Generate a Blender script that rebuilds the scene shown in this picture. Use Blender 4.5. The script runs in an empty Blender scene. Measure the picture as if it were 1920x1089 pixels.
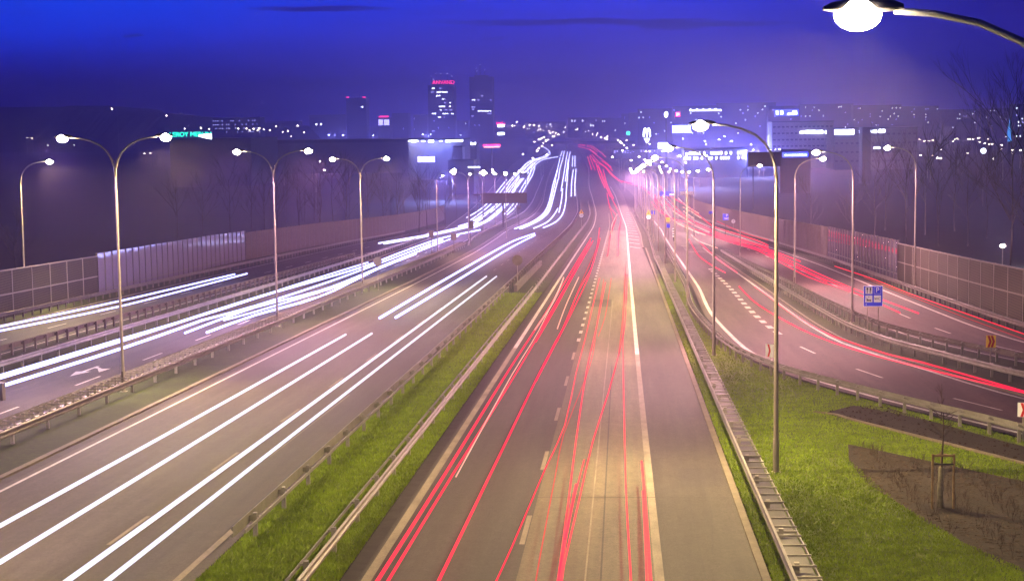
import bpy, math, random
import numpy as np
from mathutils import Vector
random.seed(7); rng = np.random.default_rng(11)
sc = bpy.context.scene
COL = sc.collection
# ------------------------------------------------------------------ camera
F, CX, CY, CZ = 3100.0, 960.0, 544.5, 10.1
YAW, PITCH, ROLL = -0.066846135, 0.100008007, -0.014
cf = (math.sin(YAW)*math.cos(PITCH), math.cos(YAW)*math.cos(PITCH), -math.sin(PITCH))
r0 = (math.cos(YAW), -math.sin(YAW), 0.0)
u0 = (r0[1]*cf[2]-r0[2]*cf[1], r0[2]*cf[0]-r0[0]*cf[2], r0[0]*cf[1]-r0[1]*cf[0])
_c, _s = math.cos(ROLL), math.sin(ROLL)
cr = tuple(_c*a+_s*b for a, b in zip(r0, u0)); cu = tuple(-_s*a+_c*b for a, b in zip(r0, u0))
cam_d = bpy.data.cameras.new("camera"); cam = bpy.data.objects.new("camera", cam_d); COL.objects.link(cam)
from mathutils import Matrix
cam.matrix_world = Matrix(((cr[0], cu[0], -cf[0], 0), (cr[1], cu[1], -cf[1], 0), (cr[2], cu[2], -cf[2], CZ), (0, 0, 0, 1)))
cam_d.sensor_width = 36; cam_d.lens = 36*F/1920; cam_d.clip_end = 20000; cam_d.clip_start = 0.5
sc.camera = cam

def ray(x, y):
    a = (x-CX)/F; b = (CY-y)/F
    return tuple(cf[i]+a*cr[i]+b*cu[i] for i in range(3))
def g(Y):                                   # height of the land: falls gently, then level
    if Y < 350: return -.035*Y
    if Y < 600:
        t = Y-350; return -.035*350-.035*(t-t*t/500)
    return -.035*350-.035*125
def at(x, y, h=0.0):                        # point h above the land seen at a place of the photograph
    d = ray(x, y); lo, hi = (1 if h < 7 else 300), 9000
    for _ in range(50):
        m = (lo+hi)/2
        if CZ+d[2]*m > g(d[1]*m)+h: lo = m
        else: hi = m
    return (d[0]*lo, d[1]*lo)
def W(x, y, D):                             # point on the sight line at distance D along the road
    d = ray(x, y); k = D/d[1]
    return Vector((d[0]*k, D, CZ+d[2]*k))
# ------------------------------------------------------------------ render + world
sc.view_settings.view_transform = 'Standard'; sc.view_settings.look = 'None'
sc.view_settings.exposure = 0.0; sc.view_settings.gamma = 1.0
sc.render.engine = 'CYCLES'
cy = sc.cycles
cy.max_bounces = 5; cy.diffuse_bounces = 2; cy.glossy_bounces = 3; cy.transmission_bounces = 3
cy.transparent_max_bounces = 64; cy.volume_bounces = 1
cy.sample_clamp_indirect = 3.0; cy.sample_clamp_direct = 0
cy.use_denoising = True
try: cy.denoiser = 'OPENIMAGEDENOISE'
except Exception: pass
world = bpy.data.worlds.new("World"); sc.world = world; world.use_nodes = True
N = world.node_tree.nodes; L = world.node_tree.links; N.clear()
def nd(t, **k):
    n = N.new(t)
    for a, b in k.items(): setattr(n, a, b)
    return n
def mth(op, a, b=None, c=None, clamp=False):
    n = nd('ShaderNodeMath', operation=op, use_clamp=clamp)
    for i, v in enumerate((a, b, c)):
        if v is None: continue
        if isinstance(v, (int, float)): n.inputs[i].default_value = v
        else: L.new(v, n.inputs[i])
    return n.outputs[0]
tc = nd('ShaderNodeTexCoord'); sx = nd('ShaderNodeSeparateXYZ'); L.new(tc.outputs['Generated'], sx.inputs[0])
ydir = mth('MAXIMUM', sx.outputs[1], 0.05)
az = mth('DIVIDE', sx.outputs[0], ydir); el = mth('DIVIDE', sx.outputs[2], ydir)
def ramp(fac, stops):
    r = nd('ShaderNodeValToRGB'); e = r.color_ramp.elements
    while len(e) > 1: e.remove(e[0])
    e[0].position = stops[0][0]; e[0].color = (*stops[0][1], 1)
    for p, c in stops[1:]:
        q = e.new(p); q.color = (*c, 1)
    L.new(fac, r.inputs[0]); return r.outputs[0]
elf = mth('MULTIPLY', el, 1/0.30, clamp=True)
lf = ramp(elf, [(0, (.008, .002, .12)), (.05, (.007, .002, .15)), (.11, (.009, .008, .36)), (.20, (.003, .045, .95)), (.30, (.003, .065, 1.0)), (.5, (.006, .02, .22)), (1, (.004, .008, .10))])
rt = ramp(elf, [(0, (.040, .026, .40)), (.06, (.035, .025, .40)), (.13, (.012, .008, .33)), (.22, (.004, .002, .24)), (.30, (.003, .003, .22)), (1, (.003, .004, .07))])
md = ramp(elf, [(0, (.034, .022, .40)), (.07, (.034, .024, .44)), (.15, (.022, .024, .54)), (.24, (.009, .034, .78)), (.32, (.008, .036, .78)), (.5, (.006, .014, .20)), (1, (.004, .007, .09))])
def mix(fac, a, b):
    m = nd('ShaderNodeMix', data_type='RGBA'); L.new(fac, m.inputs[0]); L.new(a, m.inputs[6])
    if isinstance(b, tuple): m.inputs[7].default_value = b
    else: L.new(b, m.inputs[7])
    return m.outputs[2]
mrl = nd('ShaderNodeMapRange', interpolation_type='SMOOTHSTEP'); L.new(az, mrl.inputs[0]); mrl.inputs[1].default_value = -.34; mrl.inputs[2].default_value = -.05
mrr = nd('ShaderNodeMapRange', interpolation_type='SMOOTHSTEP'); L.new(az, mrr.inputs[0]); mrr.inputs[1].default_value = -.02; mrr.inputs[2].default_value = .26
base = mix(mrr.outputs[0], mix(mrl.outputs[0], lf, md), rt)
# thin cloud streaks low over the horizon
vm = nd('ShaderNodeCombineXYZ'); L.new(mth('MULTIPLY', az, 9), vm.inputs[0]); L.new(mth('MULTIPLY', el, 90), vm.inputs[1])
nz = nd('ShaderNodeTexNoise'); nz.inputs['Scale'].default_value = 1.6; nz.inputs['Detail'].default_value = 6; L.new(vm.outputs[0], nz.inputs['Vector'])
def streak(x0, x1, y, thick, slope, dens):
    a0 = ray(x0, y); a1 = ray(x1, y)
    A0 = a0[0]/a0[1]; A1 = a1[0]/a1[1]; E = (a0[2]/a0[1]+a1[2]/a1[1])/2
    mid, hw = (A0+A1)/2, (A1-A0)/2
    u = mth('DIVIDE', mth('SUBTRACT', az, mid), hw)
    wob = mth('MULTIPLY', mth('SUBTRACT', nz.outputs[0], .5), thick/F*3)
    v = mth('DIVIDE', mth('ADD', mth('SUBTRACT', mth('SUBTRACT', el, E), mth('MULTIPLY', u, slope*hw)), wob), thick/F)
    r = mth('ADD', mth('MULTIPLY', u, u), mth('MULTIPLY', v, v))
    return mth('MULTIPLY', mth('SUBTRACT', 1.0, r, clamp=True), dens)
cl = None
for s in [(440, 760, 17, 7, -.02, .9), (780, 1560, 44, 9, -.02, 1.0), (225, 275, 65, 5, .06, .6), (380, 860, 158, 14, .0, .45), (900, 960, 74, 5, .1, .35), (-150, 420, 165, 22, .0, .35), (620, 1150, 178, 9, .0, .3)]:
    q = streak(*s); cl = q if cl is None else mth('MAXIMUM', cl, q)
soft = mth('MULTIPLY', mth('SUBTRACT', nz.outputs[0], .5, clamp=True), .8)
cl = mth('MINIMUM', mth('ADD', cl, soft), .85)
colr = mix(cl, base, (.010, .006, .21, 1))
sky = nd('ShaderNodeTexSky'); sky.sky_type = 'NISHITA'; sky.sun_disc = False
sky.sun_elevation = math.radians(-4); sky.sun_rotation = math.radians(100)
bg = nd('ShaderNodeBackground'); L.new(colr, bg.inputs[0]); bg.inputs[1].default_value = 1.3
bg2 = nd('ShaderNodeBackground'); L.new(sky.outputs[0], bg2.inputs[0]); bg2.inputs[1].default_value = .05
ad = nd('ShaderNodeAddShader'); L.new(bg.outputs[0], ad.inputs[0]); L.new(bg2.outputs[0], ad.inputs[1])
wo = nd('ShaderNodeOutputWorld'); L.new(ad.outputs[0], wo.inputs[0])
LAMP_W = 30000.0
HAZE_DENSITY = 0.00055
# ------------------------------------------------------------------ materials
MATS = {}
def mat(name, col, rough=.6, metal=0., emit=None, es=0., spec=.5, noise=None, bump=None, alpha=None):
    """noise=(scale, amount, stretch) varies the base colour; bump=(scale, strength)"""
    m = bpy.data.materials.new(name); m.use_nodes = True; nt = m.node_tree; n = nt.nodes; l = nt.links
    b = n['Principled BSDF']; b.inputs['Base Color'].default_value = (*col, 1); b.inputs['Roughness'].default_value = rough
    b.inputs['Metallic'].default_value = metal; b.inputs['Specular IOR Level'].default_value = spec
    if emit: b.inputs['Emission Color'].default_value = (*emit, 1); b.inputs['Emission Strength'].default_value = es
    geo = n.new('ShaderNodeNewGeometry')
    if noise:
        last = None
        for i, (s, a, st) in enumerate(noise):
            mp = n.new('ShaderNodeMapping'); mp.inputs['Scale'].default_value = (s, s*st, s); l.new(geo.outputs['Position'], mp.inputs['Vector'])
            tx = n.new('ShaderNodeTexNoise'); tx.inputs['Scale'].default_value = 1; tx.inputs['Detail'].default_value = 5; tx.inputs['Roughness'].default_value = .6
            l.new(mp.outputs[0], tx.inputs['Vector'])
            mr = n.new('ShaderNodeMapRange'); mr.inputs[1].default_value = .3; mr.inputs[2].default_value = .7; mr.inputs[3].default_value = 1-a; mr.inputs[4].default_value = 1+a
            l.new(tx.outputs[0], mr.inputs[0])
            if last is None: last = mr.outputs[0]
            else:
                mm = n.new('ShaderNodeMath'); mm.operation = 'MULTIPLY'; l.new(last, mm.inputs[0]); l.new(mr.outputs[0], mm.inputs[1]); last = mm.outputs[0]
        vm_ = n.new('ShaderNodeVectorMath'); vm_.operation = 'SCALE'; vm_.inputs[0].default_value = col; l.new(last, vm_.inputs['Scale'])
        l.new(vm_.outputs[0], b.inputs['Base Color'])
    if bump:
        tx = n.new('ShaderNodeTexNoise'); tx.inputs['Scale'].default_value = bump[0]; tx.inputs['Detail'].default_value = 4; l.new(geo.outputs['Position'], tx.inputs['Vector'])
        bp = n.new('ShaderNodeBump'); bp.inputs['Strength'].default_value = bump[1]; bp.inputs['Distance'].default_value = .02
        l.new(tx.outputs[0], bp.inputs['Height']); l.new(bp.outputs[0], b.inputs['Normal'])
    MATS[name] = m; return m
def glow(name, col, s, tint):             # a streak of light: it shines and lets the light of other lamps through
    m = bpy.data.materials.new(name); m.use_nodes = True; n = m.node_tree.nodes; l = m.node_tree.links; n.clear()
    e = n.new('ShaderNodeEmission'); e.inputs[0].default_value = (*col, 1); e.inputs[1].default_value = s
    t = n.new('ShaderNodeBsdfTransparent'); t.inputs[0].default_value = (*tint, 1)
    a = n.new('ShaderNodeAddShader'); o = n.new('ShaderNodeOutputMaterial'); l.new(e.outputs[0], a.inputs[0]); l.new(t.outputs[0], a.inputs[1]); l.new(a.outputs[0], o.inputs[0])
    return m
def emis(name, col, s, sample=True):
    m = bpy.data.materials.new(name); m.use_nodes = True; n = m.node_tree.nodes; l = m.node_tree.links; n.clear()
    e = n.new('ShaderNodeEmission'); e.inputs[0].default_value = (*col, 1); e.inputs[1].default_value = s
    o = n.new('ShaderNodeOutputMaterial'); l.new(e.outputs[0], o.inputs[0])
    if not sample: m.cycles.emission_sampling = 'NONE'
    return m
ASPH = dict(noise=[(.30, .30, .10), (.9, .24, .02), (3.2, .16, .015), (2.4, .14, .6), (9, .22, .8), (32, .35, 1)], bump=(60, .8))
m_asph = mat('asphalt', (.052, .044, .040), .72, **ASPH)
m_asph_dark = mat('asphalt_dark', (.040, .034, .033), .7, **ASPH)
m_asph_lane = mat('asphalt_tan_lane', (.108, .092, .064), .68, **ASPH)  # paler, tanner strip between the lane dashes and the right edge line
m_asph_red = mat('asphalt_reddish', (.068, .046, .044), .72, **ASPH)
m_paint = mat('road_paint', (.50, .47, .44), .6, noise=[(2.5, .25, .3), (25, .2, 1)])
m_paint_worn = mat('road_paint_worn', (.20, .17, .135), .7, noise=[(1.5, .3, .4), (20, .25, 1)])
m_kerb = mat('kerb_stone', (.15, .125, .10), .8, noise=[(1.2, .25, 1), (15, .2, 1)])
m_gutter = mat('gutter', (.04, .035, .035), .8, noise=[(2, .3, 1)])
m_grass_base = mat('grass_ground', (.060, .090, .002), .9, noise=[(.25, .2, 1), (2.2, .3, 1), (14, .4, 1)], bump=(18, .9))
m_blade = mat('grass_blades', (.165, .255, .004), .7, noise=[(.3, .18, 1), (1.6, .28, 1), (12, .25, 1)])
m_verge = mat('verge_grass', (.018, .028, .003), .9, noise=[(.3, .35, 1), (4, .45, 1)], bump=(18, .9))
m_soil = mat('soil', (.009, .005, .0035), .95, noise=[(1, .3, 1), (12, .5, 1)], bump=(12, 1))
m_mulch = mat('bark_mulch', (.026, .019, .013), .95, noise=[(.9, .3, 1), (9, .6, 1)], bump=(14, 1))
m_land = mat('land', (.008, .008, .006), .95, noise=[(.02, .4, 1), (.5, .3, 1)])
m_steel = mat('galvanised_steel', (.26, .25, .245), .55, .5, noise=[(1.2, .18, 1), (14, .12, 1)])
m_steel_d = mat('dull_steel', (.14, .12, .115), .55, .5, noise=[(2, .25, 1)])
m_pole = mat('pole_steel', (.34, .31, .29), .45, .4, noise=[(1.5, .15, 1)])
m_sign_back = mat('sign_back', (.10, .09, .10), .6, .3)
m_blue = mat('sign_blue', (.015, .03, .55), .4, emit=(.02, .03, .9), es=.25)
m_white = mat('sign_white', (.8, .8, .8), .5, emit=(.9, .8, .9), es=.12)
m_black = mat('sign_black', (.02, .02, .03), .5)
m_red = mat('sign_red', (.55, .01, .02), .45)
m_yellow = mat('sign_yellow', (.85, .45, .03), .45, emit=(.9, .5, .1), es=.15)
m_wood = mat('stake_wood', (.22, .15, .08), .8, noise=[(6, .3, .2)])
m_bark = mat('bark', (.055, .040, .035), .9, noise=[(4, .3, 1)])
m_sack = mat('hessian_wrap', (.16, .15, .11), .9, noise=[(8, .3, 1)])
m_panel = mat('barrier_panel', (.085, .070, .045), .8, noise=[(.8, .15, 1)], bump=(6, .4))
def grid_panel():                                   # woven wire in front of absorbing board
    n = m_panel.node_tree.nodes; l = m_panel.node_tree.links; b = n['Principled BSDF']
    geo = n.new('ShaderNodeNewGeometry'); sp = n.new('ShaderNodeSeparateXYZ'); l.new(geo.outputs['Position'], sp.inputs[0])
    def per(o, s, duty):
        a = n.new('ShaderNodeMath'); a.operation = 'MULTIPLY'; a.inputs[1].default_value = s; l.new(o, a.inputs[0])
        f = n.new('ShaderNodeMath'); f.operation = 'FRACT'; l.new(a.outputs[0], f.inputs[0])
        c = n.new('ShaderNodeMath'); c.operation = 'LESS_THAN'; c.inputs[1].default_value = duty; l.new(f.outputs[0], c.inputs[0]); return c.outputs[0]
    mx = n.new('ShaderNodeMath'); mx.operation = 'MAXIMUM'; l.new(per(sp.outputs[1], 3.3, .16), mx.inputs[0]); l.new(per(sp.outputs[2], 5, .22), mx.inputs[1])
    mi = n.new('ShaderNodeMix'); mi.data_type = 'RGBA'; mi.inputs[6].default_value = (.022, .018, .013, 1); mi.inputs[7].default_value = (.085, .070, .052, 1); l.new(mx.outputs[0], mi.inputs[0])
    l.new(mi.outputs[2], b.inputs['Base Color'])
grid_panel()
m_frame = mat('barrier_frame', (.26, .23, .22), .5, .3)
m_frame_d = mat('barrier_post_dark', (.10, .09, .11), .6, .3)
m_panel_w = mat('barrier_boards', (.075, .052, .045), .8, noise=[(3, .25, .3)])
def acrylic():
    m = bpy.data.materials.new('clear_acrylic'); m.use_nodes = True; n = m.node_tree.nodes; l = m.node_tree.links; n.clear()
    t = n.new('ShaderNodeBsdfTransparent'); t.inputs[0].default_value = (.6, .62, .7, 1)
    gl = n.new('ShaderNodeBsdfGlossy'); gl.inputs[1].default_value = .045; gl.inputs[0].default_value = (.75, .75, .85, 1)
    di = n.new('ShaderNodeBsdfDiffuse'); di.inputs[0].default_value = (.42, .38, .55, 1)
    lw = n.new('ShaderNodeLayerWeight'); lw.inputs[0].default_value = .45
    nz_ = n.new('ShaderNodeTexNoise'); nz_.inputs['Scale'].default_value = .6; ge = n.new('ShaderNodeNewGeometry'); l.new(ge.outputs['Position'], nz_.inputs['Vector'])
    bp = n.new('ShaderNodeBump'); bp.inputs['Strength'].default_value = .25; bp.inputs['Distance'].default_value = .03; l.new(nz_.outputs[0], bp.inputs['Height']); l.new(bp.outputs[0], gl.inputs['Normal'])
    a = n.new('ShaderNodeMixShader'); a.inputs[0].default_value = .6; l.new(t.outputs[0], a.inputs[1]); l.new(di.outputs[0], a.inputs[2])
    b = n.new('ShaderNodeMixShader'); l.new(lw.outputs[0], b.inputs[0]); l.new(a.outputs[0], b.inputs[1]); l.new(gl.outputs[0], b.inputs[2])
    o = n.new('ShaderNodeOutputMaterial'); l.new(b.outputs[0], o.inputs[0]); return m
m_acryl = acrylic()
m_white_trail = glow('headlight_white', (.42, .46, 1.0), 2.2, (.9, .9, 1))
m_near_white = glow('headlight_near', (.84, .86, 1.0), .60, (.95, .95, 1))
m_far_white = glow('headlight_far', (.62, .62, 1.0), 1.6, (.8, .8, 1))
m_red_trail = glow('taillight_red', (1.0, .008, .060), .66, (.93, .70, .74))
m_red_thin = glow('taillight_soft', (1.0, .10, .14), .25, (.9, .60, .62))
m_pink_trail = glow('taillight_pale', (1.0, .62, .52), .50, (1, .8, .75))
m_lens = emis('lamp_lens', (1.0, .86, .62), 160, sample=False)
m_lens_far = emis('lamp_lens_far', (1.0, .86, .66), 50, sample=False)
m_lens_horizon = emis('lamp_lens_horizon', (1.0, .84, .66), 170, sample=False)
m_lens_cool = emis('lamp_lens_cool', (.75, .85, 1.0), 50, sample=False)
m_win = emis('lit_window', (.75, .80, 1.0), 14.0, sample=False)
m_win_dim = emis('dim_window', (.45, .42, 1.0), 5, sample=False)
m_sign_w = emis('lit_sign_white', (.85, .95, 1.0), 10, sample=False)
m_sign_g = emis('lit_sign_green', (.02, .95, .62), 3.6, sample=False)
m_sign_r = emis('lit_sign_red', (1.0, .02, .15), 7, sample=False)
m_sign_b = emis('lit_sign_blue', (.05, .08, 1.0), 4, sample=False)
m_build = mat('facade', (.10, .095, .13), .8, noise=[(.05, .2, 1)])
m_build_d = mat('facade_dark', (.030, .028, .05), .8)
m_build_l = mat('facade_light', (.26, .25, .32), .8, noise=[(.05, .15, 1)])
m_glass = mat('dark_window', (.02, .02, .04), .2)
m_hill = mat('wooded_hill', (.010, .010, .012), .95, noise=[(.02, .4, 1)])
m_conc = mat('concrete', (.13, .12, .12), .85, noise=[(.4, .2, 1), (6, .15, 1)])
# ------------------------------------------------------------------ mesh helpers
class MB:
    def __init__(s): s.v = []; s.f = []
    def add(s, vs, fs):
        o = len(s.v); s.v += [tuple(v) for v in vs]; s.f += [tuple(i+o for i in f) for f in fs]; return s
    def box(s, x0, x1, y0, y1, z0, z1):
        return s.add([(x0, y0, z0), (x1, y0, z0), (x1, y1, z0), (x0, y1, z0), (x0, y0, z1), (x1, y0, z1), (x1, y1, z1), (x0, y1, z1)],
                     [(0, 3, 2, 1), (4, 5, 6, 7), (0, 1, 5, 4), (1, 2, 6, 5), (2, 3, 7, 6), (3, 0, 4, 7)])
    def tube(s, pts, rad, n=8, cap=True):
        pts = [Vector(p) for p in pts]; m = len(pts)
        if isinstance(rad, (int, float)): rad = [rad]*m
        o = len(s.v)
        for i, p in enumerate(pts):
            t = (pts[min(i+1, m-1)]-pts[max(i-1, 0)]).normalized()
            a = t.cross(Vector((0, 0, 1))) if abs(t.z) < .9 else t.cross(Vector((0, 1, 0)))
            a.normalize(); b = t.cross(a)
            for k in range(n):
                w = 2*math.pi*k/n; q = p+(a*math.cos(w)+b*math.sin(w))*rad[i]; s.v.append((q.x, q.y, q.z))
        for i in range(m-1):
            for k in range(n):
                k2 = (k+1) % n; s.f.append((o+i*n+k, o+i*n+k2, o+(i+1)*n+k2, o+(i+1)*n+k))
        if cap:
            s.f.append(tuple(o+k for k in range(n))[::-1]); s.f.append(tuple(o+(m-1)*n+k for k in range(n)))
        return s
    def sweep(s, path, prof, closed=False):
        """path: list of (x,y,z,nx,ny) ; prof: list of (u,w) along normal / up"""
        o = len(s.v); n = len(prof)
        for (x, y, z, nx, ny) in path:
            for (u, w) in prof: s.v.append((x+nx*u, y+ny*u, z+w))
        for i in range(len(path)-1):
            for k in range(n if closed else n-1):
                k2 = (k+1) % n; s.f.append((o+i*n+k, o+(i+1)*n+k, o+(i+1)*n+k2, o+i*n+k2))
        if closed:
            s.f.append(tuple(o+k for k in range(n))); s.f.append(tuple(o+(len(path)-1)*n+k for k in range(n))[::-1])
        return s
    def ball(s, c, r, sz=1., nu=12, nv=8):
        o = len(s.v)
        for j in range(nv+1):
            ph = math.pi*j/nv
            for i in range(nu):
                th = 2*math.pi*i/nu
                s.v.append((c[0]+r*math.sin(ph)*math.cos(th), c[1]+r*math.sin(ph)*math.sin(th), c[2]+r*sz*math.cos(ph)))
        for j in range(nv):
            for i in range(nu):
                i2 = (i+1) % nu; s.f.append((o+j*nu+i, o+(j+1)*nu+i, o+(j+1)*nu+i2, o+j*nu+i2))
        return s
    def mesh(s, name, m, smooth=False):
        me = bpy.data.meshes.new(name); me.from_pydata(s.v, [], s.f); me.materials.append(m)
        if smooth: me.polygons.foreach_set('use_smooth', [True]*len(me.polygons))
        me.update(); return me
    def build(s, name, m, parent=None, smooth=False, loc=None):
        o = bpy.data.objects.new(name, s.mesh(name, m, smooth)); COL.objects.link(o)
        if parent: o.parent = parent
        if loc is not None: o.location = loc
        return o
def tag(o, label=None, cat=None, group=None, kind=None):
    if label: o['label'] = label
    if cat: o['category'] = cat
    if group: o['group'] = group
    if kind: o['kind'] = kind
    return o
def empty(name, loc, label, cat, group=None, rz=0):
    o = bpy.data.objects.new(name, None); COL.objects.link(o); o.location = loc; o.rotation_euler.z = rz
    o.empty_display_size = .5; return tag(o, label, cat, group)
def copy_tree(o, parent=None):
    c = o.copy(); COL.objects.link(c)
    if parent: c.parent = parent
    for ch in list(o.children): copy_tree(ch, c)
    return c
class Cv:                                   # smooth lateral position x as a function of Y
    def __init__(s, *p):
        p = sorted(p); s.Y = [a for a, b in p]; s.X = [b for a, b in p]
        n = len(p); d = [(s.X[i+1]-s.X[i])/(s.Y[i+1]-s.Y[i]) for i in range(n-1)]
        s.t = [d[0]]+[0 if d[i-1]*d[i] <= 0 else 2*d[i-1]*d[i]/(d[i-1]+d[i]) for i in range(1, n-1)]+[d[-1]]
    def __call__(s, y):
        Y = s.Y
        if y <= Y[0]: return s.X[0]+(y-Y[0])*s.t[0]
        if y >= Y[-1]: return s.X[-1]+(y-Y[-1])*s.t[-1]
        i = max(k for k in range(len(Y)) if Y[k] <= y); i = min(i, len(Y)-2)
        h = Y[i+1]-Y[i]; u = (y-Y[i])/h
        return (2*u**3-3*u*u+1)*s.X[i]+(u**3-2*u*u+u)*h*s.t[i]+(-2*u**3+3*u*u)*s.X[i+1]+(u**3-u*u)*h*s.t[i+1]
    def off(s, d): return lambda y: s(y)+d
def ys(a, b, near=4.0):
    out = [a]
    while out[-1] < b: out.append(out[-1]+max(near, out[-1]*.02))
    out[-1] = b; return out
def strip(mb, xl, xr, Y0, Y1, dz, step=4.0):
    Ys = ys(Y0, Y1, step); o = len(mb.v)
    for y in Ys: mb.v += [(xl(y), y, g(y)+dz), (xr(y), y, g(y)+dz)]
    for i in range(len(Ys)-1): mb.f.append((o+2*i, o+2*i+1, o+2*i+3, o+2*i+2))
    return mb
def line(mb, x, Y0, Y1, w=.15, dz=.014):
    return strip(mb, lambda y: x(y)-w/2, lambda y: x(y)+w/2, Y0, Y1, dz)
def dashes(mb, x, Y0, Y1, ln=4, per=12, w=.14, dz=.014):
    y = Y0
    while y < Y1:
        strip(mb, lambda t: x(t)-w/2, lambda t: x(t)+w/2, y, y+ln, dz, ln); y += per
    return mb
# ------------------------------------------------------------------ plan of the roads
J_L = Cv((0, -7.15), (190, -7.1), (350, -7.0), (452, -7.6), (560, -10), (703, -14.3), (960, -19.5), (1220, -27.5), (1600, -40), (2300, -75), (3000, -140))
J_line = Cv((0, -6.6), (190, -6.5), (350, -6.3), (452, -7.0), (560, -9.4), (703, -13.6), (960, -18.8), (1220, -26.5), (1600, -39))
J_R = Cv((0, 3.45), (125, 3.5), (205, 3.3), (250, 3.1), (320, 3.4), (400, 3.2), (500, 2.2), (600, 1), (700, -1.5), (860, -6), (1130, -16), (1370, -24), (1850, -36), (2300, -58), (3000, -120))
J_RL = Cv((0, .95), (100, .85), (348, 1.0), (470, -.1), (600, -2.0), (700, -4.6), (900, -9), (1300, -24))
H_L = Cv((0, -21.5), (150, -21.6), (228, -22), (300, -23.5), (360, -25), (460, -25.5), (560, -27.5), (654, -31), (855, -38), (1276, -50), (1600, -60), (2000, -75), (2600, -120))
H_R = Cv((0, -11.0), (200, -11.1), (300, -11.3), (474, -12.3), (560, -14.5), (700, -19), (1000, -29), (1300, -37), (1600, -52), (2000, -66), (2600, -105))
E_L = Cv((0, -33.4), (140, -33.3), (200, -33.6), (285, -35.2), (350, -38.5), (404, -42), (500, -46.5), (650, -53), (850, -62), (1085, -72), (1500, -86), (2000, -112))
E_R = Cv((0, -25.7), (200, -25.6), (270, -26.6), (380, -29.6), (445, -30.5), (536, -33), (607, -37), (789, -43), (933, -49), (1244, -55), (1500, -66), (2000, -90))
R_L = Cv((0, -46.2), (150, -46.4), (221, -46.0), (262, -45.5), (320, -43.5), (380, -42))
R_R = Cv((0, -37.6), (140, -37.3), (200, -37.2), (260, -36.8), (320, -37), (400, -40))
WL = Cv((90, -47.6), (123, -47.9), (150, -48.6), (221, -51), (262, -50.8), (300, -48.5), (345, -46.5), (400, -46), (470, -49))
N_L = Cv((20, 33), (45, 24), (55, 18.9), (64.4, 15.5), (71.6, 12.8), (76.8, 11), (85, 8.7), (95, 7.1), (104, 6.6), (125, 6.2), (160, 6.7), (240, 6.9), (300, 7.2), (350, 7.6), (480, 6.8), (600, 4.6), (750, -1), (860, -5), (1000, -10.5))
N_R = Cv((30, 36), (50, 27), (60, 23.8), (76.7, 18.4), (89.6, 16.0), (99, 14.4), (105, 13.7), (123, 13.25), (150, 13.15), (240, 12.6), (300, 12.6))
Q_L = Cv((50, 40), (70, 29), (80, 24.8), (89.4, 21.9), (100, 19.2), (109.5, 17.7), (121, 17.1), (140, 16.6), (180, 15.7), (220, 14.6), (250, 13.8), (270, 13.2))
Q_R = Cv((40, 46), (60, 35), (85, 28.2), (103.6, 25.1), (117, 24.5), (152, 24.3), (192, 24.1), (240, 23.0), (345, 20.3), (460, 17.8), (600, 16), (750, 13), (860, 8), (1000, -2), (1370, -21))
WR = Cv((60, 37), (90, 30.8), (116, 28.0), (136, 27.6), (166, 27.4), (217, 26.8), (279, 24.8), (381, 22.7), (465, 20.6), (600, 20), (800, 21))
M_X = Cv((30, 29.5), (45, 22.6), (55, 17.7), (64.4, 14.7), (71.6, 12.0), (76.8, 10.2), (85, 7.8), (95, 6.35), (104, 5.85), (125, 5.4), (155, 6.0), (240, 6.3), (270, 6.4))
O1 = Cv((50, 29.5), (60, 25.6), (80.2, 19.3), (90.9, 17.0), (98, 15.6), (110.4, 14.6), (131.6, 14.3), (170, 13.9), (225, 13.4))
O2 = Cv((62, 31.5), (75, 25.8), (89.4, 21.0), (100, 18.4), (109.5, 16.9), (121, 16.3), (140.5, 15.8), (180, 15.0), (225, 14.0))
# ------------------------------------------------------------------ setting: land, roads, markings
mb = MB(); xs = [-5200, -2500, -1200, -500, -200, -100, -55, -20, 20, 40, 100, 300, 900, 2500, 5200]
Yl = [-60, 0, 40, 100, 200, 350]+[375+25*i for i in range(10)]+[700, 900, 1400, 2400, 4000, 5600]
for y in Yl:
    for x in xs: mb.v.append((x, y, g(y)-.10))
for j in range(len(Yl)-1):
    for i in range(len(xs)-1):
        a = j*len(xs)+i; mb.f.append((a, a+1, a+len(xs)+1, a+len(xs)))
tag(mb.build('ground', m_land), kind='structure')
def road(name, parts):
    for xl, xr, a, b, dz, m in parts:
        tag(strip(MB(), xl, xr, a, b, dz).build(name, m), kind='structure')
c = lambda v: (lambda y: v)
road('road', [
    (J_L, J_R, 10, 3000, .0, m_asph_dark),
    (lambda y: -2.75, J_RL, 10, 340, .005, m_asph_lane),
    (H_L, H_R, 10, 2600, .0, m_asph),
    (E_L, E_R, 40, 2000, .001, m_asph),
    (R_L, R_R, 60, 400, .002, m_asph_dark),
    (N_L, N_R, 40, 300, .001, m_asph_red),
    (Q_L, Q_R, 55, 300, .002, m_asph_red),
    (lambda y: N_L(y), Q_R, 240, 1370, .004, m_asph)])
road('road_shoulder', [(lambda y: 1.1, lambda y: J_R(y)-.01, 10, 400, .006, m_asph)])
road('verge', [
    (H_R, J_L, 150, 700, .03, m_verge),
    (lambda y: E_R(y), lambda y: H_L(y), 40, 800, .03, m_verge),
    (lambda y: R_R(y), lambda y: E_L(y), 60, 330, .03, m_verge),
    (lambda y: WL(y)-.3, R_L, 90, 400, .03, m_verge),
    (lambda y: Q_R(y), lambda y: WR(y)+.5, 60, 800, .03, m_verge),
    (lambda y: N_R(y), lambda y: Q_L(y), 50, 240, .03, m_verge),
    (lambda y: J_R(y)+.2, lambda y: N_L(y), 180, 480, .03, m_verge)])
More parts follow.
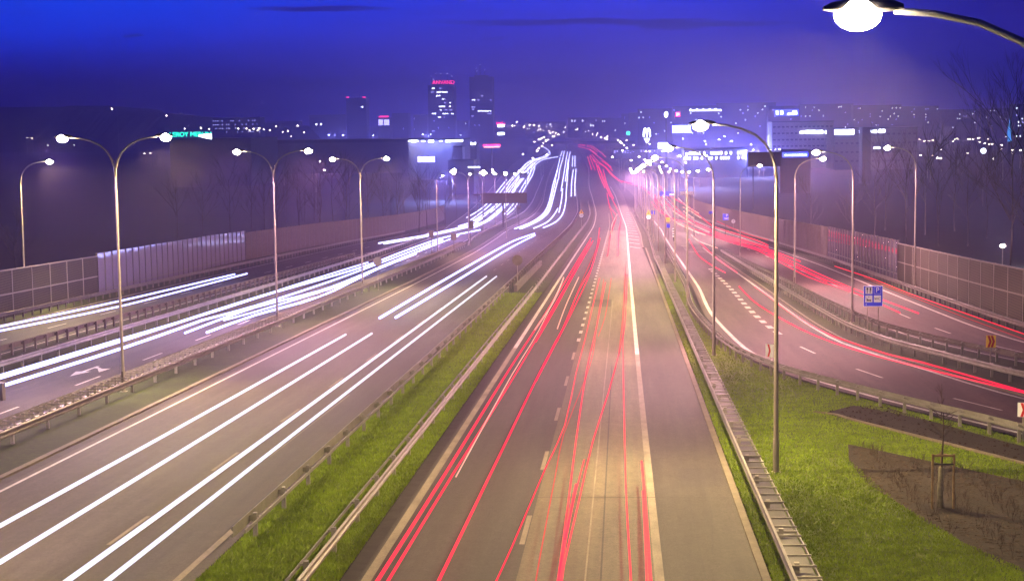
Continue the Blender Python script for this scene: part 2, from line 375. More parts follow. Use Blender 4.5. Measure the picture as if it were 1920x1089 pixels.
road('grass_strip', [
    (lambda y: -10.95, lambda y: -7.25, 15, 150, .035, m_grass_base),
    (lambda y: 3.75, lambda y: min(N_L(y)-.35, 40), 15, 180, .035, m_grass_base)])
# broken concrete kerbs beside the two inner carriageways
def kerb(x, a, b, w=.25, h=.10, lab='pale concrete kerb'):
    path = []
    for y in ys(a, b, 3): path.append((x(y), y, g(y)-.05, 1, 0))
    mb = MB().sweep(path, [(0, 0), (0, h+.05), (w, h+.05), (w, 0)], True)
    return tag(mb.build('kerb', m_kerb), kind='structure')
kerb(lambda y: 3.47, 10, 250, .22, .06)
kerb(lambda y: J_R(y)+.02, 250, 480, .22, .08)
kerb(lambda y: H_L(y)-.25, 20, 600, .25, .09)
kerb(lambda y: N_R(y)+.0, 55, 235, .2, .07)
tag(strip(MB(), lambda y: H_L(y)-.02, lambda y: H_L(y)+.42, 20, 300, .008).build('gutter', m_gutter), kind='structure')
tag(strip(MB(), lambda y: J_L(y)-.1, lambda y: J_L(y)+.3, 20, 150, .008).build('gutter', m_gutter), kind='structure')
mk = MB()
line(mk, J_line, 100, 1100, .24)
line(mk, J_RL, 96, 700, .24)
dashes(mk, Cv((0, -2.85), (350, -2.7), (470, -3.6), (600, -6), (700, -9)), 104, 470, 2, 5.5, .22)
line(mk, lambda y: H_R(y)-.45, 160, 900, .2)
line(mk, lambda y: H_L(y)+.75, 40, 1100, .14)
0 and dashes(mk, Cv((0, -14.7), (300, -15), (474, -16.5), (700, -22.5), (900, -29)), 45, 700, 4, 12, .15)
0 and dashes(mk, Cv((0, -18.1), (300, -18.4), (474, -20.5), (700, -26.5), (900, -33)), 51, 700, 4, 12, .13)
line(mk, lambda y: E_R(y)-.3, 40, 900, .14); line(mk, lambda y: E_L(y)+.35, 40, 900, .14)
dashes(mk, Cv((0, -27.9), (200, -28), (300, -30.5), (450, -35)), 70, 300, 4, 12, .14)
line(mk, lambda y: R_L(y)+.5, 70, 330, .12); line(mk, lambda y: R_R(y)-.5, 70, 330, .12)
dashes(mk, lambda y: (R_L(y)+R_R(y))/2+.5, 92, 320, 4, 12, .13)
line(mk, lambda y: N_L(y)+.55, 40, 420, .26); line(mk, lambda y: N_R(y)-.45, 50, 250, .22)
dashes(mk, lambda y: (N_L(y)+N_R(y))/2+.2, 108, 190, 2.2, 4.4, .42)
dashes(mk, lambda y: (N_L(y)+N_R(y))/2+.2, 60, 100, 4, 12, .14)
line(mk, lambda y: Q_R(y)-.8, 60, 700, .26); line(mk, lambda y: Q_L(y)+.4, 60, 240, .13)
dashes(mk, lambda y: (Q_L(y)+Q_R(y))/2-.1, 72, 340, 4, 12, .15)
for i in range(14):                           # hatched gore beside the inner carriageway
    y = 255+i*17; mk.add([(1.2, y, g(y)+.014), (J_R(y)-.3, y-7, g(y-7)+.014), (J_R(y)-.3, y-6, g(y-6)+.014), (1.2, y+1.2, g(y+1.2)+.014)], [(0, 1, 2, 3)])
for i in range(5):
    y = 236+i*5; mk.add([(9.2, y, g(y)+.016), (12, y-4, g(y-4)+.016), (12, y-3.3, g(y-3.3)+.016), (9.2, y+.7, g(y+.7)+.016)], [(0, 1, 2, 3)])
def arrow(mb, x, y, s=1.0):
    z = g(y)+.015
    P = [(-.09, -2.5), (.09, -2.5), (.09, .9), (-.09, .9)]; mb.add([(x+a*s, y+b*s, g(y+b*s)+.015) for a, b in P], [(0, 1, 2, 3)])
    P = [(-.42, -1.2), (0, -3.4), (.42, -1.2)]
    mb.add([(x+a*s, y+(b-.5)*s, g(y+(b-.5)*s)+.016) for a, b in P], [(0, 1, 2)])
    P = [(.09, .0), (.75, -.9), (.75, -.6), (.09, .55)]; mb.add([(x+a*s, y+b*s, g(y+b*s)+.016) for a, b in P], [(0, 1, 2, 3)])
    P = [(.45, -.6), (1.0, -2.1), (1.1, -.3)]; mb.add([(x+a*s, y+b*s, g(y+b*s)+.017) for a, b in P], [(0, 1, 2)])
arrow(mk, -29.6, 90); arrow(mk, -26.9, 96)
tag(mk.build('road_marking', m_paint), kind='structure')
mk = MB(); line(mk, J_RL, 10, 96, .24); line(mk, J_line, 10, 100, .26); dashes(mk, lambda y: -2.85, 21.2, 100, 4, 12, .15); line(mk, lambda y: H_R(y)-.45, 10, 160, .2); dashes(mk, Cv((0, -14.5), (300, -15), (474, -16.5), (700, -22.5), (900, -29)), 45, 500, 4, 12, .12)
for (x, a, b) in [(-14.2, 45, 62), (-1.0, 40, 140), (-13.2, 60, 78)]: strip(mk, lambda y: x+.002*(y-50), lambda y: x+.05+.002*(y-50), a, b, .015)
tag(mk.build('worn_road_marking', m_paint_worn), kind='structure')
# dark tar joints across and along the inner carriageway
mk = MB()
for y in (52, 92.4, 121, 166): mk.add([(-7, y, g(y)+.012), (3.4, y+.1, g(y)+.012), (3.4, y+.16, g(y)+.012), (-7, y+.06, g(y)+.012)], [(0, 1, 2, 3)])
for y in (79, 112, 150): mk.add([(-21, y, g(y)+.012), (-11.3, y+.1, g(y)+.012), (-11.3, y+.2, g(y)+.012), (-21, y+.1, g(y)+.012)], [(0, 1, 2, 3)])
strip(mk, lambda y: -.62, lambda y: -.57, 15, 90, .011); strip(mk, lambda y: 2.05, lambda y: 2.085, 15, 140, .011)
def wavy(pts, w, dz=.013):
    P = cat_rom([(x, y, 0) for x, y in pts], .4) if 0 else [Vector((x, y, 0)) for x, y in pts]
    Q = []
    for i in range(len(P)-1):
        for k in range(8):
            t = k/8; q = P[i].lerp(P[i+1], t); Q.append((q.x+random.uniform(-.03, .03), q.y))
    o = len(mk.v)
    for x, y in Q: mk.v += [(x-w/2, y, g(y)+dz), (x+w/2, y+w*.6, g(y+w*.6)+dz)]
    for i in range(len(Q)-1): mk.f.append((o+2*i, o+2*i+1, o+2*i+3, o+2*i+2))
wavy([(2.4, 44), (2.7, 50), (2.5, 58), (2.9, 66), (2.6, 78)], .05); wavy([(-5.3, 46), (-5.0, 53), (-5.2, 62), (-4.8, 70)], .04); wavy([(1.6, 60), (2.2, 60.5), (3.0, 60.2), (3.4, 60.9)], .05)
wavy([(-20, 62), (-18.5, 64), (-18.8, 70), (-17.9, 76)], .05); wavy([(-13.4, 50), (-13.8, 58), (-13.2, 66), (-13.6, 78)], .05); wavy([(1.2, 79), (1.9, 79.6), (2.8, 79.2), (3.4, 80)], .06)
for (x0, x1, y0, y1) in [(-6.2, -2.95, 92.4, 104), (1.9, 3.3, 54, 57.5), (-20.6, -18.6, 84, 90), (-12.6, -11.7, 66, 79), (2.3, 3.35, 70, 73), (-2.6, -.9, 133, 141)]:
    strip(mk, lambda y: x0, lambda y: x1, y0, y1, .0095)
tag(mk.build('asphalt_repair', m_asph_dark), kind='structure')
# flower beds on the right lawn
def bed(name, px, m, dz):
    P = [at(*p) for p in px]; n = len(P); cx = sum(p[0] for p in P)/n; cy_ = sum(p[1] for p in P)/n
    vs = [(cx, cy_, g(cy_)+dz+.05)]+[(x, y, g(y)+dz) for x, y in P]
    return tag(MB().add(vs, [(0, 1+i, 1+(i+1) % n) for i in range(n)]).build(name, m), kind='structure')
bed('soil_bed', [(1545, 776), (1600, 762), (1660, 764), (1760, 795), (1880, 829), (2100, 885), (2150, 930), (1920, 873), (1755, 830), (1600, 791)], m_soil, .05)
bed('mulch_bed', [(1590, 835), (1640, 845), (1735, 865), (1920, 905), (2150, 960), (2300, 1089), (1960, 1089), (1870, 1058), (1810, 1022), (1740, 983), (1680, 943), (1620, 905), (1592, 865)], m_mulch, .055)
kp = [at(*p) for p in [(1525, 775), (1560, 779), (1600, 791), (1755, 830), (1920, 873), (2100, 922)]]
path = [(x, y, g(y)-.03, .86, -.5) for x, y in kp]
tag(MB().sweep(path, [(0, 0), (0, .15), (.22, .15), (.22, 0)], True).build('kerb', m_kerb), kind='structure')
# a low retaining parapet where the median dips (dark gap beyond the grass)
def parapet(x, a, b, lab):
    e = empty('retaining_wall', (x(a), a, g(a)), lab, 'wall'); X0, Z0 = x(a), g(a)
    mb = MB(); mb.sweep([(x(y)-X0, y-a, g(y)-Z0, 1, 0) for y in ys(a, b, 5)], [(0, -.3), (0, .62), (.3, .62), (.3, -.3)], True); mb.build('parapet', m_conc, e)
    return e
parapet(lambda y: -10.0+.0*y, 152, 200, 'dark concrete parapet in the median just past the grass')
# ------------------------------------------------------------------ guard rails
WB = [(0, .44), (.055, .475), (.055, .535), (0, .575), (0, .62), (.055, .66), (.055, .72), (0, .755), (-.006, .755), (-.006, .44)]
def guardrail(x, a, b, side, sp, label, group='steel crash barriers along the roads', mrail=None, mpost=None, back=0, rungs=0, hz=0.0, posts=True):
    """side +1: beam faces +x"""
    mrail = mrail or m_steel; mpost = mpost or m_steel
    X0, Z0 = x(a), g(a)
    e = empty('guard_rail', (X0, a, Z0), label, 'guard rail', group)
    def path(off=0):
        P = []
        for y in ys(a, b, 3):
            P.append((x(y)-X0+off, y-a, g(y)-Z0+hz, side, 0))
        return P
    MB().sweep(path(), WB, True).build('rail', mrail, e)
    if back: MB().sweep(path(-side*back), [(0, .56), (.03, .56), (.03, .66), (0, .66)], True).build('back_rail', mrail, e)
    if rungs:                                  # spacers lying across between twin beams
        sp_m = MB().box(0, 0, 0, 0, 0, 0); sp_m = MB(); w = rungs[1]
        sp_m.box(min(-side*w, 0), max(-side*w, 0)-.0, -.022, .022, .70, .745)
        me = sp_m.mesh('spacer', mpost); n = 0; rest = MB(); y = a+.5
        while y < b:
            if n < 100:
                o = bpy.data.objects.new('spacer', me); COL.objects.link(o); o.parent = e; o.location = (x(y)-X0, y-a, g(y)-Z0)
            else:
                q = min(-side*w, 0)+x(y)-X0; rest.box(q, q+w, y-a-.035, y-a+.035, g(y)-Z0+.66, g(y)-Z0+.74)
            n += 1; y += rungs[0]
        if rest.v: rest.build('spacer', mpost, e)['kind'] = 'stuff'
    if posts:
        pm = MB(); pm.box(-side*.17-.06, -side*.17+.06, -.075, .075, -.1, .74+hz); pm.box(min(-side*.17, 0), max(-side*.17, 0), -.05, .05, .52, .66)
        if back: pm.box(min(-side*back, 0), max(-side*back, 0), -.025, .025, .62, .67)
        me = pm.mesh('post', mpost); n = 0; rest = MB(); y = a+sp/2
        while y < b:
            if n < 100:
                o = bpy.data.objects.new('post', me); COL.objects.link(o); o.parent = e; o.location = (x(y)-X0, y-a, g(y)-Z0)
            else: rest.box(x(y)-X0-side*.17-.05, x(y)-X0-side*.17+.05, y-a-.055, y-a+.055, g(y)-Z0-.1, g(y)-Z0+.74)
            n += 1; y += sp
        if rest.v: rest.build('post', mpost, e)['kind'] = 'stuff'
    return e
I1 = Cv((0, -10.75), (150, -10.7), (200, -10.9), (300, -11), (474, -11.9), (560, -14), (700, -18.4))
I2 = Cv((0, -7.75), (155, -7.8), (200, -7.9), (430, -8.3), (560, -11.2), (700, -15.2))
guardrail(I1, 44, 150, -1, 4, 'crash barrier on wide-spaced posts edging the left side of the grass median', back=.36)
guardrail(I2, 30, 150, 1, 4, 'crash barrier along the right side of the grass median', back=.36)
guardrail(I1, 150, 560, -1, 4, 'distant crash barrier left of the brown median past the grass', mrail=m_steel_d, mpost=m_steel_d)
guardrail(I2, 150, 560, 1, 4, 'distant crash barrier right of the brown median past the grass', mrail=m_steel_d)
kg = guardrail(lambda y: 4.05, 30, 208, -1, 4, 'ladder-like crash barrier with spacer rungs right of the centre carriageway', rungs=(1.15, .62), back=.62)
MB().sweep([(0, y-30, g(y)-g(30), 1, 0) for y in ys(30, 208, 3)], [(.10, .46), (.10, .50), (.60, .50), (.60, .46)], True).build('channel', m_black, kg)
guardrail(Cv((208, 4.05), (300, 4.6), (400, 4.2), (500, 3.2)), 208, 500, -1, 4, 'far crash barrier continuing past the ladder-like one', mrail=m_steel_d)
guardrail(lambda y: E_R(y)+.45, 60, 262, -1, 1.05, 'close-posted crash barrier before the double lamp row, edging the bluish lit road', back=0, mpost=m_pole)
guardrail(lambda y: E_R(y)+1.75, 45, 262, 1, 4, 'smooth crash barrier behind the double lamp row, facing the wide left carriageway', rungs=(1.05, 1.1), mrail=m_steel_d)
guardrail(Cv((262, -24.4), (300, -26.5), (378, -28.0), (460, -28.0), (542, -29.6), (654, -33.2), (855, -40)), 262, 855, 1, 4, 'long curving crash barrier bending away under the dark overhead gantry')
guardrail(lambda y: R_R(y)+.35, 70, 225, -1, 2, 'brownish crash barrier left of the narrow grass strip with yellow line', mrail=m_steel_d, mpost=m_steel_d)
guardrail(lambda y: E_L(y)-.35, 62, 330, 1, 3, 'purplish crash barrier on the left edge of the bluish lit road')
guardrail(lambda y: R_L(y)-.3, 85, 330, 1, 2, 'crash barrier at the foot of the left noise barrier', mrail=m_steel_d, mpost=m_steel_d)
guardrail(M_X, 42, 230, 1, 2, 'curved crash barrier between the right lawn and the slip road', back=.3)
guardrail(O1, 55, 225, -1, 2, 'curved crash barrier on the outer edge of the slip road, front of two')
guardrail(O2, 68, 225, 1, 2, 'curved crash barrier behind the blue parking sign', mrail=m_steel_d, back=.3)
guardrail(lambda y: Q_R(y)+.9, 75, 500, -1, 2, 'crash barrier with dark posts in front of the right noise barrier', mrail=m_steel_d, mpost=m_frame_d)
# ------------------------------------------------------------------ noise barriers
def barrier(x, a, b, sp, H, kind, label):
    X0, Z0 = x(a), g(a); e = empty('noise_barrier', (X0, a, Z0), label, 'noise barrier', 'noise barriers beside the motorway')
    n = max(1, int(round((b-a)/sp))); sp = (b-a)/n
    pm = {'solid': m_panel, 'clear': m_acryl, 'board': m_panel_w}[kind]; fm = {'solid': m_frame, 'clear': m_frame_d, 'board': m_frame_d}[kind]
    for i in range(n+1):
        y = a+i*sp; MB().box(-.09, .09, -.07, .07, -.3, H+.06).build('post', fm, e, loc=(x(y)-X0, y-a, g(y)-Z0))
        if i == n: break
        y2 = y+sp; zb = g(y)-Z0; p0 = Vector((x(y)-X0, y-a+.07, zb)); p1 = Vector((x(y2)-X0, y2-a-.07, g(y2)-Z0))
        def slab(z0, z1, t):
            st = Vector((0, 0, p1.z-p0.z)); q = [p0, p1]; vs = []
            for p in q:
                for dx in (-t, t):
                    vs += [(p.x+dx, p.y, p.z+z0), (p.x+dx, p.y, p.z+z1)]
            return MB().add(vs, [(0, 1, 5, 4), (2, 6, 7, 3), (1, 3, 7, 5), (0, 4, 6, 2), (0, 2, 3, 1), (4, 5, 7, 6)])
        if kind == 'clear':
            slab(.05, H, .012).build('panel', pm, e)
            slab(.55, .62, .05).build('rail', fm, e)
        else:
            slab(-.2, H-.05, .055).build('panel', pm, e)
            if kind == 'solid':
                slab(H-.06, H+.03, .085).build('top_rail', fm, e); slab(H*.5-.05, H*.5+.05, .085).build('middle_rail', fm, e)
    return e
barrier(WL, 108, 150, 4.7, 3.75, 'solid', 'left noise barrier of dark mesh panels in pale frames')
barrier(WL, 150, 221, 2.55, 4.0, 'clear', 'left noise barrier of clear panels reflecting lights')
barrier(WL, 221, 300, 3.4, 3.8, 'board', 'dark unlit stretch of left noise barrier beyond the clear panels')
barrier(WL, 300, 440, 3.5, 3.8, 'board', 'far brownish stretch of left noise barrier behind the signs')
barrier(WR, 84, 166, 4.2, 3.65, 'solid', 'right noise barrier of brown mesh panels in pale frames')
barrier(WR, 166, 217, 2.1, 3.9, 'clear', 'right noise barrier of clear panels with red reflections')
barrier(WR, 217, 520, 3.3, 3.9, 'board', 'long ribbed stretch of right noise barrier running into the glow')
# ------------------------------------------------------------------ street lamps
ARM = [(0, 10.1), (.04, 10.55), (.16, 10.95), (.38, 11.32), (.72, 11.62), (1.2, 11.84), (1.7, 11.95), (2.15, 11.99)]
def lamp_parts(root, double, lens_m):
    MB().tube([(0, 0, -.2), (0, 0, 1.2)], .105, 12).tube([(0, 0, 1.2), (0, 0, 4.5), (0, 0, 10.2)], [.085, .075, .055], 12).box(-.16, .16, -.16, .16, -.05, .05).build('pole', m_pole, root)
    MB().box(-.05, .05, -.125, -.09, .5, 1.0).build('hatch', m_steel_d, root)
    for s in ((1, -1) if double else (1,)):
        MB().tube([(s*a, 0, z) for a, z in ARM], [.055, .052, .05, .048, .045, .042, .04, .04], 10).build('arm', m_pole, root, True)
        h = MB(); n = 12; secs = [(2.05, .06, .05), (2.15, .11, .09), (2.35, .17, .13), (2.6, .18, .12), (2.85, .15, .08), (2.95, .06, .03)]; o = 0
        for (u, w, z) in secs:
            for k in range(n):
                t = 2*math.pi*k/n; zz = math.sin(t); h.v.append((s*u, w*math.cos(t), 12.02+(z*zz if zz > 0 else .35*z*zz)))
        for i in range(len(secs)-1):
            for k in range(n): h.f.append((i*n+k, i*n+(k+1) % n, (i+1)*n+(k+1) % n, (i+1)*n+k))
        h.f.append(tuple(range(n))); h.f.append(tuple((len(secs)-1)*n+k for k in range(n))[::-1])
        ho = h.build('lamp_head', m_steel_d, root, True)
        MB().ball((s*2.56, 0, 11.95), .27, .68).build('lens', lens_m, ho, True)
def add_light(root, dx, z, power, col=(1, .80, .54)):
    ld = bpy.data.lights.new('lamp_light', 'SPOT'); ld.energy = power; ld.color = col; ld.spot_size = math.radians(172); ld.spot_blend = .45; ld.shadow_soft_size = .12
    lo = bpy.data.objects.new('lamp_light', ld); COL.objects.link(lo); lo.parent = root; lo.location = (dx, 0, z); lo.rotation_euler.y = math.radians(-14 if dx > 0 else 14)
proto_d = empty('street_lamp', (0, 0, 0), 'x', 'street lamp'); lamp_parts(proto_d, True, m_lens)
proto_s = empty('street_lamp', (0, 0, 0), 'x', 'street lamp'); lamp_parts(proto_s, False, m_lens)
proto_f = empty('street_lamp', (0, 0, 0), 'x', 'street lamp'); lamp_parts(proto_f, False, m_lens_far)
proto_c = empty('street_lamp', (0, 0, 0), 'x', 'street lamp'); lamp_parts(proto_c, False, m_lens_cool)
proto_h = empty('street_lamp', (0, 0, 0), 'x', 'street lamp'); lamp_parts(proto_h, False, m_lens_horizon)
used = set()
def lamp(proto, x, y, rz, label, group, power=0, scale=1.0, col=(1, .80, .54), hs=1.0, z=None):
    o = proto if proto.name not in used else copy_tree(proto); used.add(proto.name)
    o.location = (x, y, g(y) if z is None else z); o.rotation_euler.z = rz; o.scale = (scale, scale, hs*scale)
    tag(o, label, 'street lamp', group)
    if power:
        for ch in [q for q in o.children if q.name.startswith('lamp_light')]: bpy.data.objects.remove(ch)
        for s in ((1, -1) if proto is proto_d else (1,)): add_light(o, s*2.56, 11.75, power*(1 if s > 0 else .5), col if s > 0 else VIO)
    return o
PI = math.pi; P0 = LAMP_W
WARM = (1, .71, .30); PINK = (1, .50, .50); VIO = (.72, .40, .95)
GL = 'double-armed lamps down the left median'
DH = 1.045
for yy, lab, cc in ((79.3, 'tall double-armed street lamp nearest on the left, base in the twin crash barrier', WARM), (116, 'second double-armed street lamp on the left, behind the nearest', PINK), (155, 'third double-armed street lamp on the left, near the grey disc sign', WARM)):
    lamp(proto_d, -24.6, yy, 0, lab, GL, P0, col=cc, hs=DH)
# one lamp just outside the frame lights the near left carriageway
lamp(proto_d, -24.6, 41, 0, 'double-armed street lamp at the near end of the left median, out of the frame', GL, P0*.8, col=WARM)
lamp(proto_s, -26.0, 232, 0, 'single-armed street lamp right of the third double lamp on the left', 'lamps', P0*.9, col=PINK)
lamp(proto_d, -24.9, 268, 0, 'double-armed street lamp beside the dark square sign backs', GL, P0*.8, col=VIO)
for i, yy in enumerate((306, 344, 384, 426, 470)):
    lamp(proto_d, -28.4-(i*.5), yy, 0, 'small double-armed street lamp in the row curving away by the overhead gantry', 'lamps receding past the gantry', P0*.8, col=VIO)
GR = 'single-armed lamps right of the centre carriageway'
labs = ['huge glowing street lamp head reaching in at the top right corner', 'tall single-armed street lamp on the right lawn, nearest whole one', 'second single-armed street lamp from the front on the right lawn', 'third single-armed street lamp in the right row', 'fourth single-armed street lamp in the right row']
for i, yy in enumerate((19.2, 56.6, 95, 133, 164)):
    lamp(proto_s, 5.25, yy, PI, labs[i], GR, P0*(1.0 if i < 3 else .9), col=WARM if i != 2 else PINK)
for i, yy in enumerate((200, 236, 272, 310, 350, 390, 430, 475, 520)):
    lamp(proto_s, 5.2+(.0 if yy < 300 else .2), yy, PI, 'far street lamp merging into the bright glow over the right junction', 'lamps in the glow at the junction', P0*1.7, col=PINK)
for i, yy in enumerate((290, 330, 372, 415, 460, 510, 560, 620)):
    lamp(proto_s, 12.6 if yy > 250 else 14, yy, 0, 'far street lamp over the right-hand red trails in the glow', 'lamps in the glow at the junction', P0*1.3, col=PINK)
lamp(proto_s, 16.1, 116.6, PI, 'street lamp standing just left of the blue parking sign', 'right outer lamps', P0*.9, col=PINK)
lamp(proto_s, 16.0, 154.5, 0, 'thin street lamp between the two outer right roads, arm reaching right', 'right outer lamps', P0*.9, col=PINK)
lamp(proto_s, 15.7, 220.8, 0, 'slim distant street lamp by the far round sign on the right', 'right outer lamps', P0*.7, col=PINK)
p = W(1663, 277, 152); lamp(proto_s, p.x+2.6, 152, PI, 'street lamp behind the right noise barrier, only its head glowing', 'right outer lamps', P0*.7, col=PINK, hs=(p.z-g(152))/11.97)
p = W(93, 303, 135); lamp(proto_s, p.x-2.56, 135, 0, 'single-armed street lamp rising behind the left mesh noise barrier', 'lamps behind the left barrier', P0*.9, col=WARM, hs=(p.z-g(135))/11.97)
far = [(962,229),(958,236),(967,236),(977,237),(986,235),(988,240),(995,235),(997,241),(1008,235),(1007,242),(1018,236),(1012,246),(1016,244),(1022,246),(1029,248),(1024,250),(1032,237),(1035,250),(1040,252),(1041,238),(1044,256),(1053,239),(1032,255),(1027,258),(1023,260),(1019,262),(1014,264),(1011,266),(1036,262),(1032,265),(1028,268),(1026,273),(1007,274),(1000,278),(997,283),(992,289),(987,297),(1018,283),(1014,290),
       (948,327),(958,321),(967,325),(928,324),(908,318)]
farR = [(1076,242),(1088,243.5),(1097,245.4),(1105,247.6),(1113,250),(1119,252),(1126,254),(1130,256),(1135,258),(1142,259),(1146,261),(1150,263),(1154,266),(1156,269),(1160,272),(1165,278),(1166,263),(1172,267),(1178,272),(1178,282),(1161,294),(1170,301),(1186,294),(1200,284),(1207,284),(1196,300),(1205,309),(1212,316),(1190,322),(1222,318),(1237,322),(1258,322),(1272,305),(1251,312)]
def far_lamp(q, label, group, proto=None, h=12.0, dmax=2950, sc_=.68):
    x, y = at(q[0], q[1], h)
    if y > dmax: p_ = W(q[0], q[1], dmax); x, y, zt = p_.x, p_.y, p_.z-g(dmax)
    else: zt = h
    k = sc_*(1+y/1100); lamp(proto or (proto_h if y > 1500 else proto_f), x, y, random.choice((0, PI)), label, group, 0, k, hs=zt/12.0/k)
for q in far: far_lamp(q, 'tiny lit street lamp in the S-bend of lights on the far left horizon road', 'lamps along the far left bend')
for q in farR: far_lamp(q, 'tiny lit street lamp in the arc of lights on the far right bend', 'lamps along the far right bend')
zr = [(103,570),(183,578),(258,570),(325,590),(348,557),(403,577),(435,570),(648,573),(700,563),(797,553),(828,550),(885,557),(957,580),(1030,557),(1092,543),(1110,590),(1168,606),(1220,550),(1283,532),(1455,523),(1380,627),(1424,618),(1466,615),(1492,640),(1376,680),(1752,615),(1765,660),(1727,690),(605,690),(930,732),(563,755),(540,790),(576,797),(723,757),(1503,802),(1610,697),(1720,730),(145,465)]
for i, (a, b) in enumerate(zr):
    far_lamp((1660+a/6.81, 180+b/6.81), 'small town street lamp among bare trees at the right horizon', 'town lights on the right', h=8+(i % 3), dmax=1500, sc_=1.0 if i != 11 else 2)
zc = [(1290,260,1),(1313,271,1),(1331,265,1),(1349,256,1),(1380,265,1),(1420,263,0),(1419,271,0),(1447,269,0),(1516,262,1),(1404,281,0),(1424,281,1),(1432,281,0),(1450,280,0),(1466,280,0),(1340,262,1),(1208,270,1),(1254,283,0),(1275,288,0),(1262,292,0),(1300,290,1),(1312,292,1),(1225,262,0)]
cool_at = []
for x, y, cpl in zc: cool_at.append((x, y, cpl)) or far_lamp((x, y), 'cool white lamp over the shopping park on the right', 'shopping park lights', proto=proto_c if cpl else proto_f, h=13, dmax=1300)
cools = [o for o in bpy.data.objects if o.get('group') == 'shopping park lights' and o.type == 'EMPTY']
for o in cools[::2]:
    ld = bpy.data.lights.new('lamp_light', 'POINT'); ld.energy = 90000; ld.color = (.30, .36, 1.0); ld.shadow_soft_size = .4
    lo = bpy.data.objects.new('lamp_light', ld); COL.objects.link(lo); lo.parent = o; lo.location = (2.56, 0, 11.3)
zl = [(50,259),(61,258),(80,273),(129,272),(322,217),(356,241),(367,240),(382,242),(345,265),(359,291),(220,204),(283,288),(294,287),(496,244),(505,243),(528,237),(548,236),(556,256),(560,249),(627,253),(653,254),(710,254),(797,252),(803,252),(874,253),(848,329),(833,266),(437,241),(452,241),(465,242),(476,241),(478,244),(493,244),(585,303),(592,319),(532,311),(530,246),(540,247)]
for x, y in zl: far_lamp((x, y), 'scattered small lamp in the dark left distance', 'scattered lights on the left', h=12 if y < 262 else 9, dmax=1900, proto=proto_c if x > 600 else proto_f, sc_=.9)
# small park lamp behind the right barrier
p = W(1880, 461, 190); e = empty('park_lamp', (p.x, 190, g(190)), 'small lit lamp on a post in the dark behind the right noise barrier', 'lamp'); hh = p.z-g(190)
MB().tube([(0, 0, 0), (0, 0, hh)], .06, 8).build('pole', m_pole, e); MB().ball((0, 0, hh), .3, .6).build('lamp_head', m_lens_far, e, True)
ld = bpy.data.lights.new('lamp_light', 'POINT'); ld.energy = 2500; ld.color = (.9, .9, 1); ld.shadow_soft_size = .2; lo = bpy.data.objects.new('lamp_light', ld); COL.objects.link(lo); lo.parent = e; lo.location = (0, 0, hh+.6)
# ------------------------------------------------------------------ light trails of the traffic
def cat_rom(P, step):
    P = [Vector(p) for p in P]; out = []
    if len(P) == 2: P = [P[0], (P[0]+P[1])/2, P[1]]
    for i in range(len(P)-1):
        p0 = P[max(i-1, 0)]; p1 = P[i]; p2 = P[i+1]; p3 = P[min(i+2, len(P)-1)]
        t1 = (p2-p0)/2; t2 = (p3-p1)/2; L_ = (p2-p1).length
        if i > 0: t1 = t1*min(1, L_/max(t1.length, .01))
        if i < len(P)-2: t2 = t2*min(1, L_/max(t2.length, .01))
        n = max(2, int(L_/max(step, p1.y*.03)))
        for k in range(n):
            u = k/n; out.append((2*u**3-3*u*u+1)*p1+(u**3-2*u*u+u)*t1+(-2*u**3+3*u*u)*p2+(u**3-u*u)*t2)
    out.append(P[-1]); return out
GW = 'white headlight trails of oncoming cars'; GRD = 'red taillight trails of departing cars'
def trail(px, m, r, label, group, h=.65, world=False, grow=.00020):
    P = [(x, y, 0) for x, y in px] if world else [(*at(a, b, h), 0) for a, b in px]
    pts = cat_rom(P, 6); pts = [Vector((q.x, q.y, g(q.y)+h)) for q in pts]
    o0 = pts[0].copy(); rad = [r+grow*max(0, q.y-90) for q in pts]
    o = MB().tube([q-o0 for q in pts], rad, 8).build('light_trail', m, None, True, loc=o0)
    return tag(o, label, 'light trail', group)
W_ = m_white_trail
def shift(px, dx): return [(x+dx, y) for x, y in px]
def wp(px, h=.65): return [at(a, b, h) for a, b in px]
a1 = wp([(-40, 1007), (0, 985), (330, 804), (648, 627)]); a2 = wp([(-40, 1077), (0, 1053), (350, 839), (697, 625)])
trail(a1, m_near_white, .066, 'long white streak, outermost left on the wide left carriageway', GW, world=True)
trail(a2, m_near_white, .066, 'long white streak, second from the left on the wide left carriageway', GW, world=True)
trail([(60, 1135), (125, 1089), (520, 804), (912, 518)], m_near_white, .070, 'long white streak, third from the left on the wide left carriageway', GW)
trail([(150, 1126), (200, 1089), (565, 802), (931, 518)], m_near_white, .062, 'long white streak, fourth and rightmost in front on the wide left carriageway', GW)
trail([(712, 596), (836, 523), (960, 453), (1002, 438)], W_, .085, 'short white streak pair ahead on the left carriageway, left one', GW)
trail([(742, 595), (850, 530), (960, 463), (1003, 441)], W_, .085, 'short white streak pair ahead on the left carriageway, right one', GW)
B = 'white streak in the bunch bending up the far middle carriageway'
bun = [[(965,429),(998,416),(1020,399),(1030,377),(1038,342),(1045,320)], [(979,428),(1014,411),(1029,397),(1037,373),(1046,337)], [(1001,428),(1025,417),(1038,404),(1046,391)],
       [(1019,427),(1042,416),(1055,401),(1061,376),(1062,356),(1064,330),(1065,312)], [(1048,398),(1053,373),(1055,354)], [(1052,358),(1055,340),(1058,322),(1062,296),(1064,285)],
       [(1040,340),(1043,328),(1050,296)], [(1047,336),(1050,316),(1056,295)], [(1051,293),(1054,284)],[(1056,293),(1058,284)], [(1065,318),(1067,296),(1069,285)],
       [(1071,368),(1072,340),(1075,318)], [(1078,367),(1078,345),(1080,317)], [(1073,312),(1074,293)], [(1078,312),(1078,293)], [(1060,340),(1063,318),(1065,300)], [(975,429),(1008,412),(1026,396),(1034,372),(1042,338)]]
for b_ in bun: trail(b_, m_far_white, .09, B, 'far white streaks on the middle carriageway')
